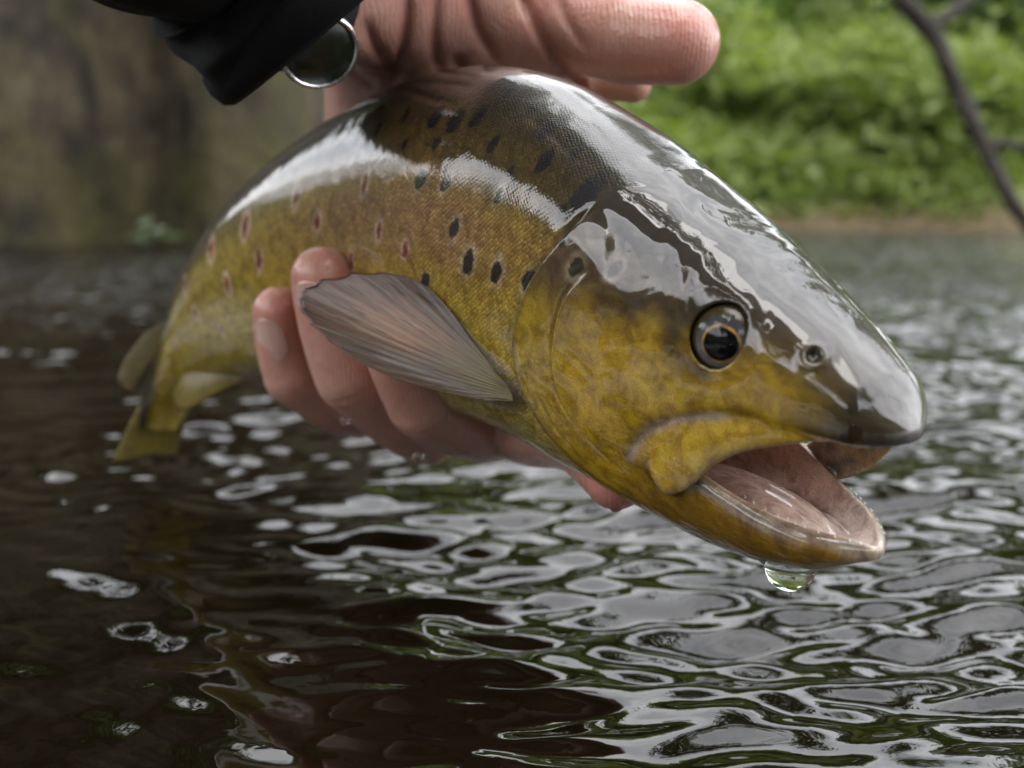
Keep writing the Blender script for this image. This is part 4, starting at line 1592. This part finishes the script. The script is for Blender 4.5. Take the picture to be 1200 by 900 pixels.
TL = ['tall dark tree behind the mossy rock face', 'dark tree behind the right end of the rock face', 'broad dark tree far left behind the rock face', 'tree behind the far bank above the trout head',
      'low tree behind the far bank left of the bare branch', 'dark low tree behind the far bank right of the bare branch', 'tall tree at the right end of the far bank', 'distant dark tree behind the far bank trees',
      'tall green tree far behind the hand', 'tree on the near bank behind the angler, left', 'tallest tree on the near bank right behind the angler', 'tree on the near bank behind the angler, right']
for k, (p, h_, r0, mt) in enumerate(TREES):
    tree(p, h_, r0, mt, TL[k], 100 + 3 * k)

# left bank, unseen: bushes and leaning tree added to block sky in trout reflections
xs3, ys3 = np.linspace(-16, -4.0, 50), np.linspace(-8, 8, 60)
X, Y = np.meshgrid(xs3, ys3)
Z = bank_z(Y, -X, 4.6)
i, k = np.meshgrid(np.arange(len(ys3) - 1), np.arange(len(xs3) - 1), indexing='ij')
a = (i * len(xs3) + k).ravel()
tag(mesh_obj('river_bank', np.stack([X, Y, Z], -1).reshape(-1, 3), np.stack([a, a + 1, a + len(xs3) + 1, a + len(xs3)], 1), BANK_M), kind='structure')
n = 16000
gx, gy = -4.8 - g.exponential(.9, n), g.uniform(-6, 7, n)
C = np.c_[gx, gy, bank_z(gy, -gx, 4.6) + g.uniform(0, 1, n) * (.75 + .25 * np.sin(gy * 2.3))]
hedge = leaf_obj('ground_cover', C, .09, LEAF_B, None, 66)  # added leaves that keep low sky out of the flank's reflection
tag(hedge, 'unseen dark undergrowth added on the left bank to block sky mirrored in the trout flank', 'ground cover', kind='stuff')
r_ = np.random.default_rng(404)
lean = empty('tree', (-5.2, 1.4, .5), 'unseen leaning tree added on the left to darken the reflection on the trout back', 'tree', 'leafy trees along the river')  # invented tree; its crown keeps bright sky off the mirrored back
V, F = [], []
tube(V, F, [np.array(p) for p in ((-5.2, 1.4, .1), (-4.6, 1.3, 2.2), (-3.4, 1.1, 3.9), (-1.9, .9, 4.9))], [.22, .17, .12, .04], 10)
ends = []
for j in range(30):
    t = r_.uniform(.42, 1)
    s0 = np.array([-4.9 + 3.0 * t, 1.35 - .5 * t, .8 + 4.2 * t])
    e = s0 + r_.normal(0, 1, 3) * np.array([.75, 1.0, .45])
    tube(V, F, [s0, (s0 + e) / 2 + np.array([0, 0, .1]), e], [.05, .03, .01], 6)
    ends += [e, (s0 + 2 * e) / 3]
mesh_obj('trunk', np.array(V), F, BARK, lean)
ends = np.array(ends)
leaf_obj('crown', ends[r_.integers(0, len(ends), 14000)] + r_.normal(0, .32, (14000, 3)), .13, LEAF_B, lean, 405)

# unseen leafy bough, added to reflect as a dark band on the trout's crown
r_ = np.random.default_rng(505)
bough = empty('tree', (6.4, 3.6, .1), 'unseen tree on the right with a bough added for the dark band on the trout crown', 'tree', 'leafy trees along the river')
V, F = [], []
tube(V, F, [np.array(p) for p in ((6.4, 3.6, -.3), (6.1, 3.5, 1.6), (4.6, 3.3, 2.9), (2.6, 3.1, 3.2), (.9, 2.9, 2.95))], [.2, .17, .12, .07, .02], 10)
ends = []
for j in range(26):
    t = r_.uniform(.0, 1)
    s0 = np.array([5.6 - 4.7 * t, 3.4 - .5 * t, 2.3 + .9 * math.sin(t * 2.4)])
    e = s0 + r_.normal(0, 1, 3) * np.array([.4, .45, .22])
    tube(V, F, [s0, (s0 + e) / 2 + np.array([0, 0, .05]), e], [.03, .018, .006], 6)
    ends += [e, (s0 + 2 * e) / 3]
mesh_obj('trunk', np.array(V), F, BARK, bough)
ends = np.array(ends)
leaf_obj('crown', ends[r_.integers(0, len(ends), 5000)] + r_.normal(0, .15, (5000, 3)), .065, LEAF_C, bough, 506)

# ------------------------------------------------------------------ water drops
WATER = NT('clear water')
WATER.set(Base_Color=(1, 1, 1, 1), Roughness=0.0, IOR=1.333, Transmission_Weight=1.0)


def drop(c, wid, hgt, label, tip=(0, 0, -1), flat=1.0):
    """pendant drop: neck at c (world), hanging down"""
    prof = []
    for i in range(26):
        t = i / 25
        r = wid * (math.cos(t * math.pi / 2) ** .62) * (1 - .30 * math.sin(math.pi * min(1, t * 1.25)) * (1 - t)) if t < 1 else 0.0005 * wid
        prof.append((max(r, wid * .002), -hgt * t))
    prof = [(wid * .002, hgt * .25), (wid * .8, hgt * .2)] + prof
    V, F = [], []
    n = 32
    for (r, h) in prof:
        for k in range(n):
            a = 2 * math.pi * k / n
            V.append(np.array(c) + np.array([r * math.cos(a), r * math.sin(a) * flat, h]))
    for i in range(len(prof) - 1):
        for k in range(n):
            a, b = i * n + k, i * n + (k + 1) % n
            F.append([a, a + n, b + n, b])
    o = mesh_obj('water_drop', np.array(V), np.array(F), WATER.m, origin=c)
    tag(o, label, 'water drop', 'water drops hanging from the catch')
    return o


jp = c2w(pose(np.array([[2.0, .10, -3.66]])))[0]
drop(jp, .0066, .0066, 'large clear water drop hanging from the lower jaw of the trout')
ip = c2w([at(722, 585, 22.7)])[0]
drop(ip, .0026, .0032, 'small clear water drop under the fingertip below the gill')
drop(c2w([at(404, 492, 27.6)])[0], .0016, .0018, 'tiny bright water drop under the ring finger')
drop(c2w([at(490, 534, 28.5)])[0], .0018, .0022, 'tiny clear water drop under the middle finger')
